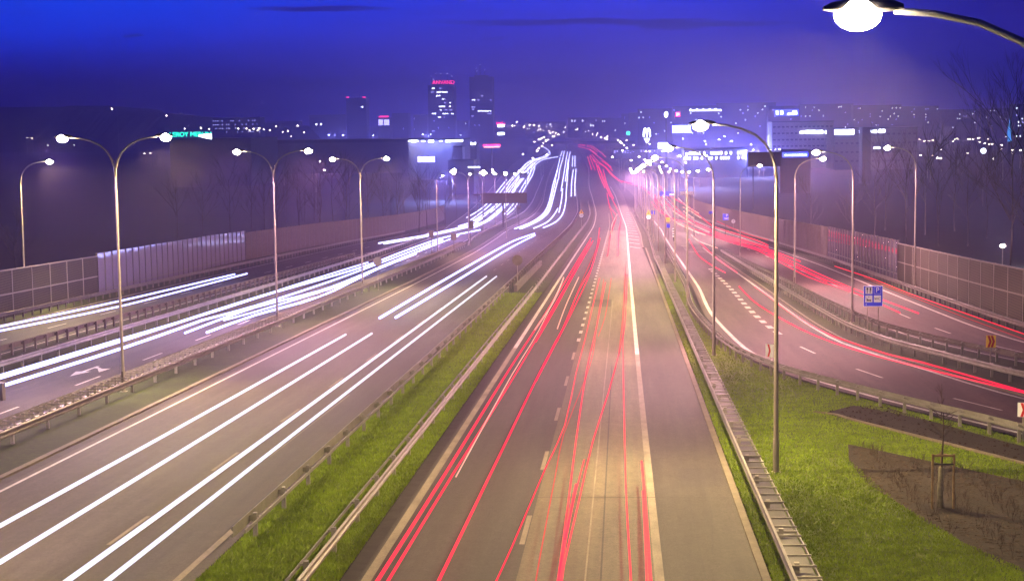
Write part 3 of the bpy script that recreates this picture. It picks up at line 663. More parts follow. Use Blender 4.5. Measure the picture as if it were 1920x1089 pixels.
E_ = [
 ([(-30,716),(0,708),(237,636),(480,558),(675,502),(760,470),(830,446),(900,431)], .085, 'thick white streak along the far side of the bluish lit road'),
 ([(-30,731),(8,722),(237,650),(380,600)], .085, 'thick white streak along the near side of the bluish lit road'),
 ([(-30,711),(0,703),(237,632),(425,577),(560,532),(690,492)], .05, 'thin white streak above the thick pair on the bluish lit road'),
 ([(347,624),(475,577),(600,545),(690,510),(830,452)], .07, 'white streak starting mid-lane on the bluish lit road, longer one'),
 ([(388,623),(480,590),(600,556),(700,508),(780,476)], .08, 'white streak starting mid-lane on the bluish lit road, nearer one'),
 ([(380,600),(480,573),(640,520),(830,449)], .075, 'white streak merging into the bundle before the grey disc sign'),
 ([(420,600),(480,584),(660,527),(720,497),(860,442)], .06, 'thin white streak inside the bundle before the grey disc sign'),
]
for px, r, lab in E_: trail(px, W_, r, lab, GW)
R1_ = wp([(-30, 618), (0, 612), (230, 563), (440, 514)]); R2_ = wp([(-30, 626), (0, 620), (230, 573), (463, 513)])
trail(R1_, W_, .06, 'white streak on the far left road, upper of the pair', GW, world=True)
trail(R2_, W_, .06, 'white streak on the far left road, lower of the pair', GW, world=True)
LL = 'white streak in the dense bundle streaming past the dark overhead gantry'
den = [[(710,456),(797,441),(880,422),(905,409)], [(720,457),(800,443),(880,425),(897,418)],
 [(880,414),(904,397),(922,381),(937,362),(957,337),(972,322),(987,308),(1000,300),(1020,295),(1031,289),(1027,281),(1016,274)],
 [(890,414),(907,406),(931,382),(944,364),(961,337),(983,315),(1000,303),(1012,298)],
 [(888,423),(910,414),(934,394),(952,381),(965,352),(970,337),(990,318),(1003,306)],
 [(888,427),(912,416),(934,400),(945,386),(959,364),(980,337),(992,322)],
 [(943,404),(962,383),(970,367),(987,337),(997,320),(1005,308),(1020,299),(1046,294)],
 [(951,402),(966,388),(976,367),(990,342),(999,327),(1003,312)],
 [(900,420),(925,405),(942,387),(955,367),(975,337),(990,316),(1001,304)],
 [(915,413),(940,395),(957,376),(968,352),(984,328),(998,308)],
 [(875,408),(900,393),(915,380),(930,362),(950,337)], [(930,385),(945,366),(965,340),(985,316),(1000,300)],
 [(920,398),(938,382),(950,366),(972,335)], [(985,345),(993,330),(998,312),(1010,300),(1028,294)],
 [(968,330),(980,314),(992,303),(1010,297),(1024,291),(1030,285)], [(860,424),(880,418),(900,406),(925,388)],
  [(881,336),(888,330),(894,326)],[(886,336),(893,330),(898,326)]]
for b_ in den: trail(b_, m_far_white, .085, LL, 'dense white streaks past the gantry')
RD, RT, PK = m_red_trail, m_red_thin, m_pink_trail
reds = [
 ([(690,1110),(707,1089),(835,887),(955,692),(1015,600),(1060,527),(1108,447)], RD, .062, 'thick red streak at the left edge of the centre carriageway', .8),
 ([(715,1106),(727,1089),(850,887),(965,704),(1024,604),(1068,528),(1112,452)], RD, .050, 'thick red streak just right of the leftmost on the centre carriageway', .8),
 ([(1015,615),(1056,545),(1085,492),(1107,453)], RD, .06, 'red streak joining the left bundle halfway up the centre carriageway', .8),
 ([(1005,640),(1040,580),(1070,525),(1100,470)], RD, .06, 'red streak in the left bundle starting beside the broad edge line', .8),
 ([(855,893),(960,702),(1010,620),(1057,522)], PK, .028, 'pale pink streak inside the left red bundle', .9),
 ([(1003,618),(1040,562),(1057,520)], PK, .04, 'short pale streak above the left red bundle', .9),
 ([(1045,616),(1062,570),(1085,520)], PK, .04, 'short cream streak between the two red bundles', .9),
 ([(815,1105),(822,1089),(960,805),(1005,712),(1042,640),(1060,607),(1085,545),(1110,500),(1125,447)], RD, .055, 'red streak in the second bundle of the centre carriageway', .8),
 ([(1005,714),(1048,632),(1075,580),(1105,515),(1120,460),(1124,428)], RD, .05, 'red streak in the second bundle, upper part only', .8),
 ([(1045,640),(1090,530),(1117,470)], RT, .04, 'faint red streak beside the second bundle', .8),
 ([(925,1100),(960,1024),(1022,879),(1059,797),(1080,700),(1096,640),(1110,580),(1124,522)], RD, .03, 'thin red streak crossing the dashed lane line', .8),
 ([(1003,1100),(1012,1045),(1042,887),(1057,813),(1096,714),(1112,664),(1120,604),(1132,524)], RT, .025, 'faint thin red streak right of the dashed lane line', .8),
 ([(1043,1110),(1049,1070),(1067,930),(1080,825),(1100,694),(1117,620),(1135,530)], RD, .040, 'red streak in the middle lane, left strand', .8),
 ([(1051,1110),(1057,1060),(1084,945),(1112,825),(1141,735),(1166,640),(1172,604),(1176,514)], RD, .036, 'red streak drifting right across the middle lane', .8),
 ([(1047,1100),(1060,1010),(1080,908)], RD, .05, 'short thick red streak at the bottom of the middle lane', .8),
 ([(1060,1010),(1075,940),(1095,862)], RD, .03, 'short thin red streak beside the thick one in the middle lane', .8),
 ([(1184,1110),(1181,1050),(1174,929),(1170,764),(1168,640),(1171,560),(1172,514)], RD, .035, 'thin straight red streak left of the white edge line', .8),
 ([(1160,664),(1168,590),(1174,490)], RT, .03, 'faint red streak converging beside the white edge line', .8),
 ([(1221,1110),(1218,1060),(1209,929),(1203,865)], RD, .055, 'thick short red streak at the bottom right of the centre carriageway', .8),
 ([(1213,1110),(1211,1040),(1205,920)], RD, .035, 'thinner red streak left of the thick bottom right one', .8),
 ([(1122,630),(1135,592),(1146,522)], RT, .03, 'faint short red streak in the middle of the centre carriageway', .8),
 ([(1139,480),(1146,437),(1155,404),(1150,396),(1144,389),(1138,362)], RD, .05, 'red streak bending in the distance, left of two', .8),
 ([(1159,480),(1160,437),(1164,410),(1158,393),(1150,378),(1138,350),(1128,324),(1119,309),(1112,300)], RD, .05, 'red streak bending in the distance, right of two', .8),
 ([(1146,440),(1148,420),(1157,402)], PK, .05, 'pale streak above the left bending red one', .9),
 ([(1148,430),(1150,415),(1145,395),(1140,378)], RT, .06, 'soft red streak in the distant bend', .8),
]
for px, m, r, lab, h in reds: trail(px, m, r*.78, lab, GRD, h=h)
FR = 'red streak in the ribbon sweeping over the distant crest'
for px in [[(1084,272),(1106,276),(1120,285)], [(1084,275),(1104,280),(1119,289)], [(1087,271),(1108,274),(1124,284),(1136,295)], [(1102,294),(1109,318)], [(1106,294),(1116,319)], [(1105,280),(1117,290),(1130,300),(1146,314)],
           [(1106,291),(1117,303),(1134,313),(1145,327),(1161,339)], [(1110,290),(1122,303),(1138,316),(1152,331),(1166,342)], [(1128,302),(1140,310),(1148,320)], [(1161,339),(1185,345),(1205,352),(1227,372),(1250,392)],
           [(1118,308),(1124,328),(1134,352)], [(1122,310),(1130,335),(1144,368)], [(1131,318),(1138,345),(1150,372)]]:
    trail(px, RD, .10, FR, 'far red streaks on the crest', h=.8)
NQ = [
 ([(1292,449),(1310,479),(1334,497),(1360,511)], RD, .045, 'short red streak at the start of the slip road, left one'),
 ([(1310,452),(1345,485),(1382,511)], RD, .045, 'short red streak at the start of the slip road, right one'),
 ([(1386,537),(1410,562),(1440,583),(1502,617),(1565,643),(1640,666),(1760,697),(1960,745)], RD, .050, 'red streak sweeping down the slip road, nearer one'),
 ([(1415,537),(1440,554),(1465,574),(1515,607),(1565,631),(1665,664),(1729,679),(1960,745)], RD, .050, 'red streak hugging the outer white line of the slip road'),
 ([(1440,469),(1515,504),(1590,537),(1655,562),(1722,587)], RD, .060, 'long red streak on the outer right road, upper of the pair'),
 ([(1440,479),(1515,519),(1590,545),(1620,556),(1687,586)], RD, .055, 'long red streak on the outer right road, lower of the pair'),
 ([(1440,472),(1520,512),(1600,546)], RD, .055, 'red streak between the pair on the outer right road'),
 ([(1440,476),(1500,505),(1550,528)], RD, .055, 'shorter red streak between the pair on the outer right road'),
 ([(1565,499),(1640,524),(1702,549),(1815,589),(1960,640)], RD, .035, 'thin red streak beside the posts of the outer right road'),
 ([(1620,520),(1702,553),(1815,597),(1960,650)], RT, .030, 'faint thin red streak beside the white line of the outer right road'),
]
for px, m, r, lab in NQ: trail(px, m, r*.85, lab, GRD, h=.8)
QF = 'red streak in the dense bundle on the far outer right road'
for px, m in [([(1440,469),(1420,460),(1363,445),(1341,438),(1319,429),(1286,416),(1266,412),(1236,395),(1222,379)], RD), ([(1440,479),(1415,467),(1370,454),(1330,440),(1290,425),(1262,412),(1235,393)], RD),
              ([(1440,464),(1400,452),(1355,440),(1320,425),(1290,410),(1262,392),(1240,370)], RD), ([(1440,460),(1420,451),(1385,440),(1341,426),(1312,405),(1288,386),(1256,367),(1235,348)], RD),
              ([(1445,474),(1400,460),(1350,447),(1310,432)], RD), ([(1500,490),(1470,478),(1430,464)], RD), ([(1310,400),(1290,388),(1272,372)], PK), ([(1315,409),(1295,396),(1280,388)], PK), ([(1300,409),(1282,396)], PK),
              ([(1440,450),(1395,437),(1345,415)], RT), ([(1322,440),(1300,432),(1288,424),(1266,415),(1255,405),(1243,385),(1236,368)], PK), ([(1310,437),(1292,429),(1270,419)], PK), ([(1330,435),(1305,424),(1284,410),(1262,396)], PK),
              ([(1420,466),(1375,451),(1340,441)], RD), ([(1244,400),(1232,385),(1222,362)], RT), ([(1250,408),(1236,388),(1228,366)], RD), ([(1285,405),(1265,385),(1246,362),(1236,345)], RT)]:
    trail(px, m, .07, QF, 'dense red streaks on the right', h=.8)
trail([(1345,465),(1310,452),(1296,440)], PK, .04, 'pale yellowish streak where the slip road splits off', GRD, h=.8)
# ------------------------------------------------------------------ signs
def posts(e, xs_, z):
    for x in xs_: MB().tube([(x, .05, -.1), (x, .05, z)], .035, 8).build('post', m_pole, e)
def text(s, size, m, parent, loc, align='CENTER', ext=.005):
    c_ = bpy.data.curves.new('lettering', 'FONT'); c_.body = s; c_.size = size; c_.align_x = align; c_.align_y = 'CENTER'; c_.extrude = ext
    c_.materials.append(m); o = bpy.data.objects.new('lettering', c_)
    me = bpy.data.meshes.new_from_object(o); bpy.data.objects.remove(o); me.name = 'lettering'
    if not me.materials: me.materials.append(m)
    o = bpy.data.objects.new('lettering', me); COL.objects.link(o); o.parent = parent; o.location = loc; o.rotation_euler.x = PI/2; return o
X, Y = 16.9, 109.6
pc = W(1637, 555, Y); zc_ = pc.z-g(Y)
e = empty('parking_sign', (pc.x, Y, g(Y)), 'blue square parking sign with restaurant, P, bed and WC fields', 'road sign')
posts(e, (-.35, .35), zc_+.3); w, h = .63, .69
MB().box(-w, w, -.02, .02, zc_-h, zc_+h).build('rim', m_white, e); MB().box(-w+.03, w-.03, -.03, -.021, zc_-h+.03, zc_+h-.03).build('board', m_blue, e)
for sx_, sz_ in ((-1, 1), (-1, -1), (1, -1)):
    cx_, cz_ = sx_*.28, zc_+.10+sz_*.28; MB().box(cx_-.23, cx_+.23, -.036, -.031, cz_-.23, cz_+.23).build('field', m_white, e)
cx_, cz_ = .28, zc_+.38
fr = MB(); fr.box(cx_-.23, cx_+.23, -.036, -.031, cz_+.215, cz_+.23); fr.box(cx_-.23, cx_+.23, -.036, -.031, cz_-.23, cz_-.215); fr.box(cx_-.23, cx_-.215, -.036, -.031, cz_-.215, cz_+.215); fr.box(cx_+.215, cx_+.23, -.036, -.031, cz_-.215, cz_+.215); fr.build('field_border', m_white, e)
text('P', .46, m_white, e, (cx_, -.038, cz_)); text('WC', .24, m_black, e, (.28, -.040, zc_-.18))
ic = MB(); ic.box(-.40, -.36, -.042, -.037, zc_+.2, zc_+.55); ic.box(-.43, -.33, -.042, -.037, zc_+.42, zc_+.56); ic.box(-.22, -.17, -.042, -.037, zc_+.2, zc_+.56); ic.box(-.17, -.14, -.042, -.037, zc_+.36, zc_+.56); ic.build('restaurant_symbol', m_black, e)
ic = MB(); ic.box(-.42, -.14, -.042, -.037, zc_-.32, zc_-.24); ic.box(-.42, -.39, -.042, -.037, zc_-.37, zc_-.12); ic.box(-.17, -.14, -.042, -.037, zc_-.37, zc_-.2); ic.box(-.38, -.32, -.042, -.037, zc_-.23, zc_-.18); ic.box(-.30, -.26, -.042, -.037, zc_-.08, zc_-.02); ic.build('lodging_symbol', m_black, e)
MB().box(-.47, -.44, -.042, -.037, zc_-.6, zc_-.48).build('arrow_mark', m_white, e)
def chevron(px, py, D, label, s=1.0, bgm=None, two=False, rz=0):
    p_ = W(px, py, D); zz = p_.z-g(D)
    e = empty('chevron_sign', (p_.x, D, g(D)), label, 'road sign', 'chevron signs at the curves', rz); posts(e, (-.0,), zz)
    w, h = .27*s, .34*s; MB().box(-w, w, -.012, .012, zz-h, zz+h).build('board', bgm or m_white, e)
    ch = MB()
    for o_ in ((-.12, .06) if two else (-.06,)):
        o_ *= s; t = .13*s
        for sg in (1, -1):
            ch.add([(o_-.08*s, -.018, zz+sg*h*.97), (o_-.08*s+t, -.018, zz+sg*h*.97), (o_+.12*s+t*.3, -.018, zz), (o_+.12*s-t*.7, -.018, zz)], [(0, 1, 2, 3) if sg > 0 else (3, 2, 1, 0)])
    ch.build('chevron', m_red, e)
chevron(1443, 657, 86.5, 'white and red chevron sign beside the nearest lawn lamp post', 1.0, rz=-.85)
chevron(1919, 768, 63, 'red chevron sign cut by the right edge of the frame', .8, rz=-.3)
chevron(1858, 640, 89.5, 'yellowish red double chevron sign behind the slip road', .95, bgm=m_yellow, two=True)
def disc_sign(px, py, D, r, m, label, txt=None, ring=None):
    p_ = W(px, py, D); zz = p_.z-g(D); e = empty('round_sign', (p_.x, D, g(D)), label, 'road sign'); posts(e, (0,), zz)
    n = 28; v = []
    for y_ in (-.012, .012):
        for k in range(n): v.append((r*math.cos(2*PI*k/n), y_, zz+r*math.sin(2*PI*k/n)))
    f = [tuple(range(n)), tuple(range(n, 2*n))[::-1]]+[(k, k+n, (k+1) % n+n, (k+1) % n) for k in range(n)]
    MB().add(v, f).build('disc', m, e)
    if txt: text(txt, r*.9, m_black, e, (0, -.02, zz))
    return e, zz
disc_sign(708, 490, 155, .42, m_pole, 'grey round sign back on a thin post before the white streaks')
disc_sign(970, 488, 157, .50, m_steel_d, 'grey round sign back standing in the median by the dark gap')
e, zz = disc_sign(1375, 415, 330, .42, m_white, 'tiny white round sign before the far right noise barrier', '7')
for px, D, lab in ((1090, 345, 'yellow warning triangle above a round 110 sign in the median'), (1216, 285, 'faint warning triangle above a round 110 sign at the slip road gore')):
    e, zz = disc_sign(px, 404 if px < 1200 else 407, D, .45 if px < 1200 else .38, m_white, lab, '110')
    s = .52 if px < 1200 else .45
    zt = zz+.5*s+.42; MB().add([(-s, -.015, zt-.3), (s, -.015, zt-.3), (0, -.015, zt+.62), (-s, .015, zt-.3), (s, .015, zt-.3), (0, .015, zt+.62)], [(0, 1, 2), (5, 4, 3), (0, 3, 4, 1), (1, 4, 5, 2), (2, 5, 3, 0)]).build('triangle', m_yellow, e)
    MB().box(-.05, .05, -.03, -.018, zt-.15, zt+.25).build('warning_mark', m_black, e)
def board(px0, px1, py0, py1, D, m, label, name='road_sign', base_post=(.3,), cat='road sign', txt=None, dep=.06, tm=None):
    a_ = W(px0, py0, D); b_ = W(px1, py1, D); cx_ = (a_.x+b_.x)/2; w = (b_.x-a_.x)/2; z1 = a_.z-g(D); z0 = b_.z-g(D)
    e = empty(name, (cx_, D, g(D)), label, cat)
    for f_ in base_post: MB().tube([(w*f_, dep+.05, -.1), (w*f_, dep+.05, z1)], .05+w*.015, 8).build('post', m_steel_d, e)
    MB().box(-w, w, -dep, dep, z0, z1).build('board', m, e)
    if txt:
        for t, sz, fx, fz, mm in txt: text(t, sz, mm, e, (w*fx, -dep-.01, z0+(z1-z0)*fz))
    return e, w, z0, z1
board(804, 813, 432, 445, 238, m_sign_back, 'small dark sign back left of the tall lamp pole at the streaks', base_post=(0,))
board(845, 856, 438, 450, 237, m_sign_back, 'small dark sign back standing in front of the white bundle', base_post=(0,))
board(879, 888, 414, 428, 262, m_sign_back, 'dark square sign back beside the double-armed lamp pole', base_post=(-.5,))
board(968, 977, 386, 392, 385, m_sign_back, 'tiny dark sign back at the kerb right of the gantry', base_post=(0,))
board(974, 989, 324, 334, 640, m_sign_back, 'dark sign box floating over the white streaks behind the gantry', base_post=(-.7, .7))
board(1355, 1366, 401, 413, 300, m_blue, 'small blue square service sign before the right noise barrier', base_post=(0,), txt=[('P', .7, .45, .72, m_white), ('WC', .5, .4, .25, m_white)])
board(1329, 1338, 396, 401, 330, m_blue, 'tiny blue arrow sign beside the second right lamp pole', base_post=(0,))
board(1221, 1228, 395, 402, 290, m_blue, 'tiny blue sign by the faint warning triangle', base_post=(0,))
board(1249, 1256, 408, 416, 300, m_yellow, 'small yellow sign in the gore of the slip road', base_post=(0,))
board(1250, 1256, 420, 427, 285, m_blue, 'small blue sign in the gore beneath the yellow one', base_post=(0,))
# overhead gantry seen from behind
D = 372; e, w, z0, z1 = board(902, 988, 362, 381, D, m_sign_back, 'wide dark overhead gantry sign seen from behind over the white streaks', 'gantry_sign', (), 'gantry', dep=.25)
MB().tube([(-.05*w, .5, -.1), (-.05*w, .5, z1)], .22, 10).build('post', m_frame_d, e)
MB().tube([(-w-1.8, .5, z1-.4), (w, .5, z1-.4)], .15, 8).tube([(-w-1.8, .5, z0+.3), (w, .5, z0+.3)], .12, 8).build('truss', m_frame_d, e)
p_ = W(879, 362, D).x-e.location.x; MB().tube([(p_, .5, -.1), (p_, .5, z1)], .2, 10).build('post', m_frame_d, e)
e, w, z0, z1 = board(1237, 1266, 359, 367, 420, m_blue, 'wide blue direction sign over the far red streaks', 'direction_sign', (-.9, .6), 'road sign', txt=[('Sosnowiec', 1.0, -.1, .35, m_white)] if False else None)
MB().box(w*.25, w*.95, -.12, -.07, z0+.15, z0+(z1-z0)*.42).build('white_field', m_white, e)
board(1275, 1300, 359.5, 365, 400, m_white, 'plain pale direction sign right of the blue one', 'direction_sign', (-.6, .6))
p_ = at(1264, 452); e, zz = empty('marker_post', (p_[0], p_[1], g(p_[1])), 'white and black striped gore marker at the slip road nose', 'marker post'), 0
for k in range(4): MB().box(-.24, .24, -.05, .05, .7+k*.42, .92+k*.42).build('stripe', m_white, e)
MB().box(-.2, .2, -.04, .04, -.1, 2.25).build('board', m_black, e)
# dark cabinet at the left edge
p_ = at(2, 750); e = empty('roadside_cabinet', (p_[0], p_[1], g(p_[1])), 'small grey-green roadside box at the left edge behind the crash barrier', 'cabinet')
MB().box(-.35, .16, -.2, .2, 0, .8).build('body', m_steel_d, e); MB().box(-.38, .19, -.23, .23, .8, .85).build('lid', m_steel, e)
# ------------------------------------------------------------------ trees
def branch(mb, p, d, L_, r, depth, spread, up):
    n = 3; pts = [p]; q = p.copy(); dd = d.copy()
    for i in range(n):
        dd = (dd+Vector((random.uniform(-.12, .12), random.uniform(-.12, .12), random.uniform(-.03, .10)*up))).normalized(); q = q+dd*L_/n; pts.append(q.copy())
    mb.tube(pts, [r, r*.85, r*.7, r*.55], 4 if depth < 3 else 6, False)
    if depth <= 0: return
    for k in range(random.choice((3, 4, 4, 5))):
        t = random.uniform(.35, 1.0); b0 = pts[0].lerp(pts[-1], t)
        nd_ = (dd+Vector((random.uniform(-1, 1), random.uniform(-1, 1), random.uniform(-.1, .6)))*spread).normalized()
        branch(mb, b0, nd_, L_*random.uniform(.5, .75), r*.5, depth-1, spread, up)
def tree(x, y, h, label, group, depth=4, spread=.55, rr=.007, name='bare_tree'):
    e = empty(name, (x, y, g(y)), label, 'tree', group)
    MB().tube([(0, 0, -.3), (.05*h*random.uniform(-.3, .3), 0, h*.25), (0.03*h*random.uniform(-1, 1), 0, h*.5), (0, 0, h*.82)], [h*rr, h*rr*.8, h*rr*.6, h*rr*.25], 8).build('trunk', m_bark, e, True)
    cb = MB()
    for k in range(9 if depth > 2 else 5):
        z = h*random.uniform(.22, .8); a = random.uniform(0, 2*PI)
        branch(cb, Vector((0, 0, z)), Vector((math.cos(a)*.7, math.sin(a)*.7, .9)).normalized(), h*random.uniform(.22, .36), h*rr*.42, depth-1, spread, 1)
    cb.build('crown', m_bark, e); return e
p_ = W(1893, 500, 165); tree(p_.x, 165, 17.5, 'tall bare tree at the right edge in front of the blue light', None, 5, .5, .0052)
p_ = W(1940, 500, 150); tree(p_.x, 150, 15.5, 'bare tree partly cut by the right edge', None, 4, .5)
ORD = 'first second third fourth fifth sixth seventh eighth ninth tenth eleventh twelfth thirteenth fourteenth fifteenth sixteenth seventeenth'.split()
def rank(T, px): return sorted(t[0] for t in T).index(px)
R_T = [(1600, 240, 10), (1700, 260, 15), (1735, 300, 17), (1760, 250, 14), (1790, 320, 18), (1815, 250, 13), (1850, 280, 15), (1660, 330, 17), (1640, 280, 13), (1520, 280, 9)]
for i, (px, D, h) in enumerate(R_T):
    p_ = W(px, 400, D); tree(p_.x, D, h, ORD[rank(R_T, px)]+' faint bare tree from the left behind the right noise barrier', 'bare trees behind the right barrier', 3, .45)
L_T = [(495, 330, 13), (520, 310, 13.5), (600, 300, 14), (625, 330, 15), (650, 320, 14), (690, 340, 14), (720, 330, 13), (745, 350, 14), (785, 340, 14), (800, 360, 13), (430, 330, 14), (560, 340, 13), (380, 330, 12), (835, 380, 12), (25, 170, 7), (330, 300, 12), (470, 350, 14)]
for i, (px, D, h) in enumerate(L_T):
    p_ = W(px, 400, D); tree(p_.x, D, h, ORD[rank(L_T, px)]+' bare tree from the left beyond the left noise barrier', 'bare trees behind the left barrier', 3, .5)
# staked sapling in the mulch bed
x, y = at(1768, 960); e = empty('staked_sapling', (x, y, g(y)+.05), 'young bare sapling tied between wooden stakes in the mulch bed', 'tree')
for (sx_, sy_) in ((-.33, -.05), (.30, -.05), (0, .3)): MB().tube([(sx_, sy_, -.1), (sx_, sy_, 1.75)], .036, 8).build('stake', m_wood, e)
MB().tube([(-.33, -.06, 1.7), (.30, -.06, 1.7)], .035, 6).tube([(-.33, -.06, 1.68), (0, .3, 1.68)], .03, 6).tube([(.3, -.06, 1.68), (0, .3, 1.68)], .03, 6).build('crossbar', m_wood, e)
MB().box(-.3, .28, -.1, -.085, 1.42, 1.47).build('tie', m_black, e)
MB().tube([(-.08, -.02, 0), (-.09, -.02, .6), (-.07, -.02, 1.35)], [.105, .09, .07], 10).build('trunk_wrap', m_sack, e, True)
MB().tube([(-.08, -.02, 0), (-.05, -.02, 1.4), (-.02, 0, 2.3), (-.02, 0, 3.0)], [.035, .03, .022, .012], 6).build('trunk', m_bark, e)
tw = MB()
for k in range(16):
    z = random.uniform(2.2, 2.95); a = random.uniform(0, 2*PI); branch(tw, Vector((-.02, 0, z)), Vector((math.cos(a), math.sin(a), .5)).normalized(), .38, .010, 1, .5, 1)
tw.build('crown', m_bark, e)
mb = MB(); n = 20; mb.v.append((0, 0, .12))
for k in range(n): rr = .85+random.uniform(-.1, .1); mb.v.append((rr*math.cos(2*PI*k/n), rr*1.1*math.sin(2*PI*k/n), .02))
mb.f = [(0, 1+k, 1+(k+1) % n) for k in range(n)]; mb.build('soil_mound', m_soil, e)
x, y = at(1765, 791); e = empty('thin_sapling', (x, y, g(y)+.05), 'thin leafless sapling in dark soil by the curved crash barrier', 'tree')
MB().tube([(0, 0, 0), (.02, 0, .7), (0, 0, 1.55)], [.022, .016, .006], 6).build('trunk', m_bark, e)
tw = MB()
for k in range(8):
    z = random.uniform(.4, 1.2); a = random.uniform(0, 2*PI); branch(tw, Vector((0, 0, z)), Vector((math.cos(a)*.6, math.sin(a)*.6, 1)).normalized(), .3, .008, 1, .4, 1)
tw.build('crown', m_bark, e)
# low leafless shrubs planted in the mulch
poly = [at(*p) for p in [(1595, 840), (1735, 867), (1920, 908), (2050, 940), (2100, 1080), (1870, 1052), (1740, 980), (1620, 902)]]
def inside(x, y):
    c_ = False; j = len(poly)-1
    for i in range(len(poly)):
        if (poly[i][1] > y) != (poly[j][1] > y) and x < (poly[j][0]-poly[i][0])*(y-poly[i][1])/(poly[j][1]-poly[i][1])+poly[i][0]: c_ = not c_
        j = i
    return c_
soilq = [at(*p) for p in [(1545, 776), (1600, 764), (1660, 766), (1760, 797), (1880, 831), (2100, 887), (2140, 926), (1920, 870), (1755, 828), (1600, 789)]]
def in_poly2(P, x, y):
    c_ = False; j = len(P)-1
    for i in range(len(P)):
        if (P[i][1] > y) != (P[j][1] > y) and x < (P[j][0]-P[i][0])*(y-P[i][1])/(P[j][1]-P[i][1])+P[i][0]: c_ = not c_
        j = i
    return c_
m_clod = mat('soil_clod', (.030, .018, .012), .95, noise=[(5, .5, 1)]); m_chip = mat('bark_chip', (.060, .044, .030), .9, noise=[(7, .7, 1)])
sh = MB(); bl = MB()
for _ in range(6500):
    x = random.uniform(7, 16); y = random.uniform(40, 64)
    if inside(x, y):
        for k in range(3):
            a = random.uniform(0, PI); L_ = random.uniform(.04, .12); z = g(y)+.07+random.uniform(0, .03)
            dx, dy = math.cos(a)*L_, math.sin(a)*L_; bl.add([(x-dx, y-dy, z), (x+dx, y+dy, z+random.uniform(-.02, .03)), (x+dx+dy*.3, y+dy-dx*.3, z+.01)], [(0, 1, 2)])
        if (int(x*1.6) % 2 == 0) and random.random() < .35:
            branch(sh, Vector((x, y, g(y)+.05)), Vector((random.uniform(-.4, .4), random.uniform(-.4, .4), 1)).normalized(), .28, .007, 1, .7, 1)
tag(sh.build('shrub_twigs', m_bark), 'leafless low shrub twigs planted over the mulch bed', 'shrubs', kind='stuff')
cd = MB()
for _ in range(2600):
    x = random.uniform(7.5, 20); y = random.uniform(54, 80)
    if in_poly2(soilq, x, y):
        q_ = random.uniform(.02, .07); z = g(y)+.07
        cd.add([(x-q_, y, z), (x+q_, y-q_*.6, z), (x+q_*.5, y+q_, z), (x, y, z+q_*1.1)], [(0, 1, 3), (1, 2, 3), (2, 0, 3)])
tag(cd.build('soil_clods', m_clod), 'loose crumbs of dark soil in the bed by the curved barrier', 'soil', kind='stuff')
tag(bl.build('bark_chips', m_chip), 'loose bark chips over the planting bed', 'mulch', kind='stuff')
# ------------------------------------------------------------------ grass blades
def grass(n, sampler, hmin, hmax, label, keep=lambda x, y: True):
    P = []
    while len(P) < n:
        x, y = sampler()
        if keep(x, y): P.append((x, y, g(y)+.03))
    P = np.array(P); th = rng.uniform(0, 2*np.pi, n); hh = rng.uniform(hmin, hmax, n); w = rng.uniform(.012, .028, n); ln = rng.uniform(-.6, .6, (n, 2))*hh[:, None]
    v = np.empty((n, 3, 3)); v[:, 0] = P; v[:, 1] = P; v[:, 2] = P
    v[:, 0, 0] -= np.cos(th)*w; v[:, 0, 1] -= np.sin(th)*w; v[:, 1, 0] += np.cos(th)*w; v[:, 1, 1] += np.sin(th)*w
    v[:, 2, 0] += ln[:, 0]; v[:, 2, 1] += ln[:, 1]; v[:, 2, 2] += hh
    me = bpy.data.meshes.new('grass'); me.vertices.add(n*3); me.loops.add(n*3); me.polygons.add(n)
    me.vertices.foreach_set('co', v.ravel()); me.loops.foreach_set('vertex_index', np.arange(n*3, dtype=np.int32))
    me.polygons.foreach_set('loop_start', np.arange(0, n*3, 3, dtype=np.int32)); me.update(calc_edges=True); me.materials.append(m_blade)
    o = bpy.data.objects.new('grass', me); COL.objects.link(o); tag(o, label, 'grass', kind='stuff')
U = random.uniform
def ynear(a, b): u = random.random(); return 1/(1/a+(1/b-1/a)*u)
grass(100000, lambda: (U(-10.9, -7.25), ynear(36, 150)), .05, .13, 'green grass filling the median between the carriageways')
soilp = [at(*p) for p in [(1545, 776), (1600, 762), (1760, 795), (2100, 885), (2150, 930), (1755, 832), (1600, 792)]]
def in_poly(P, x, y):
    c_ = False; j = len(P)-1
    for i in range(len(P)):
        if (P[i][1] > y) != (P[j][1] > y) and x < (P[j][0]-P[i][0])*(y-P[i][1])/(P[j][1]-P[i][1])+P[i][0]: c_ = not c_
        j = i
    return c_
mulp = [at(*p) for p in [(1590, 835), (1735, 865), (1920, 905), (2150, 960), (2300, 1089), (1960, 1089), (1810, 1022), (1680, 943), (1592, 865)]]
grass(130000, lambda: (U(3.72, 16), ynear(36, 150)), .04, .10, 'mown green lawn right of the ladder-like crash barrier', lambda x, y: x < N_L(y)-.4 and not in_poly(soilp, x, y) and not in_poly(mulp, x, y))
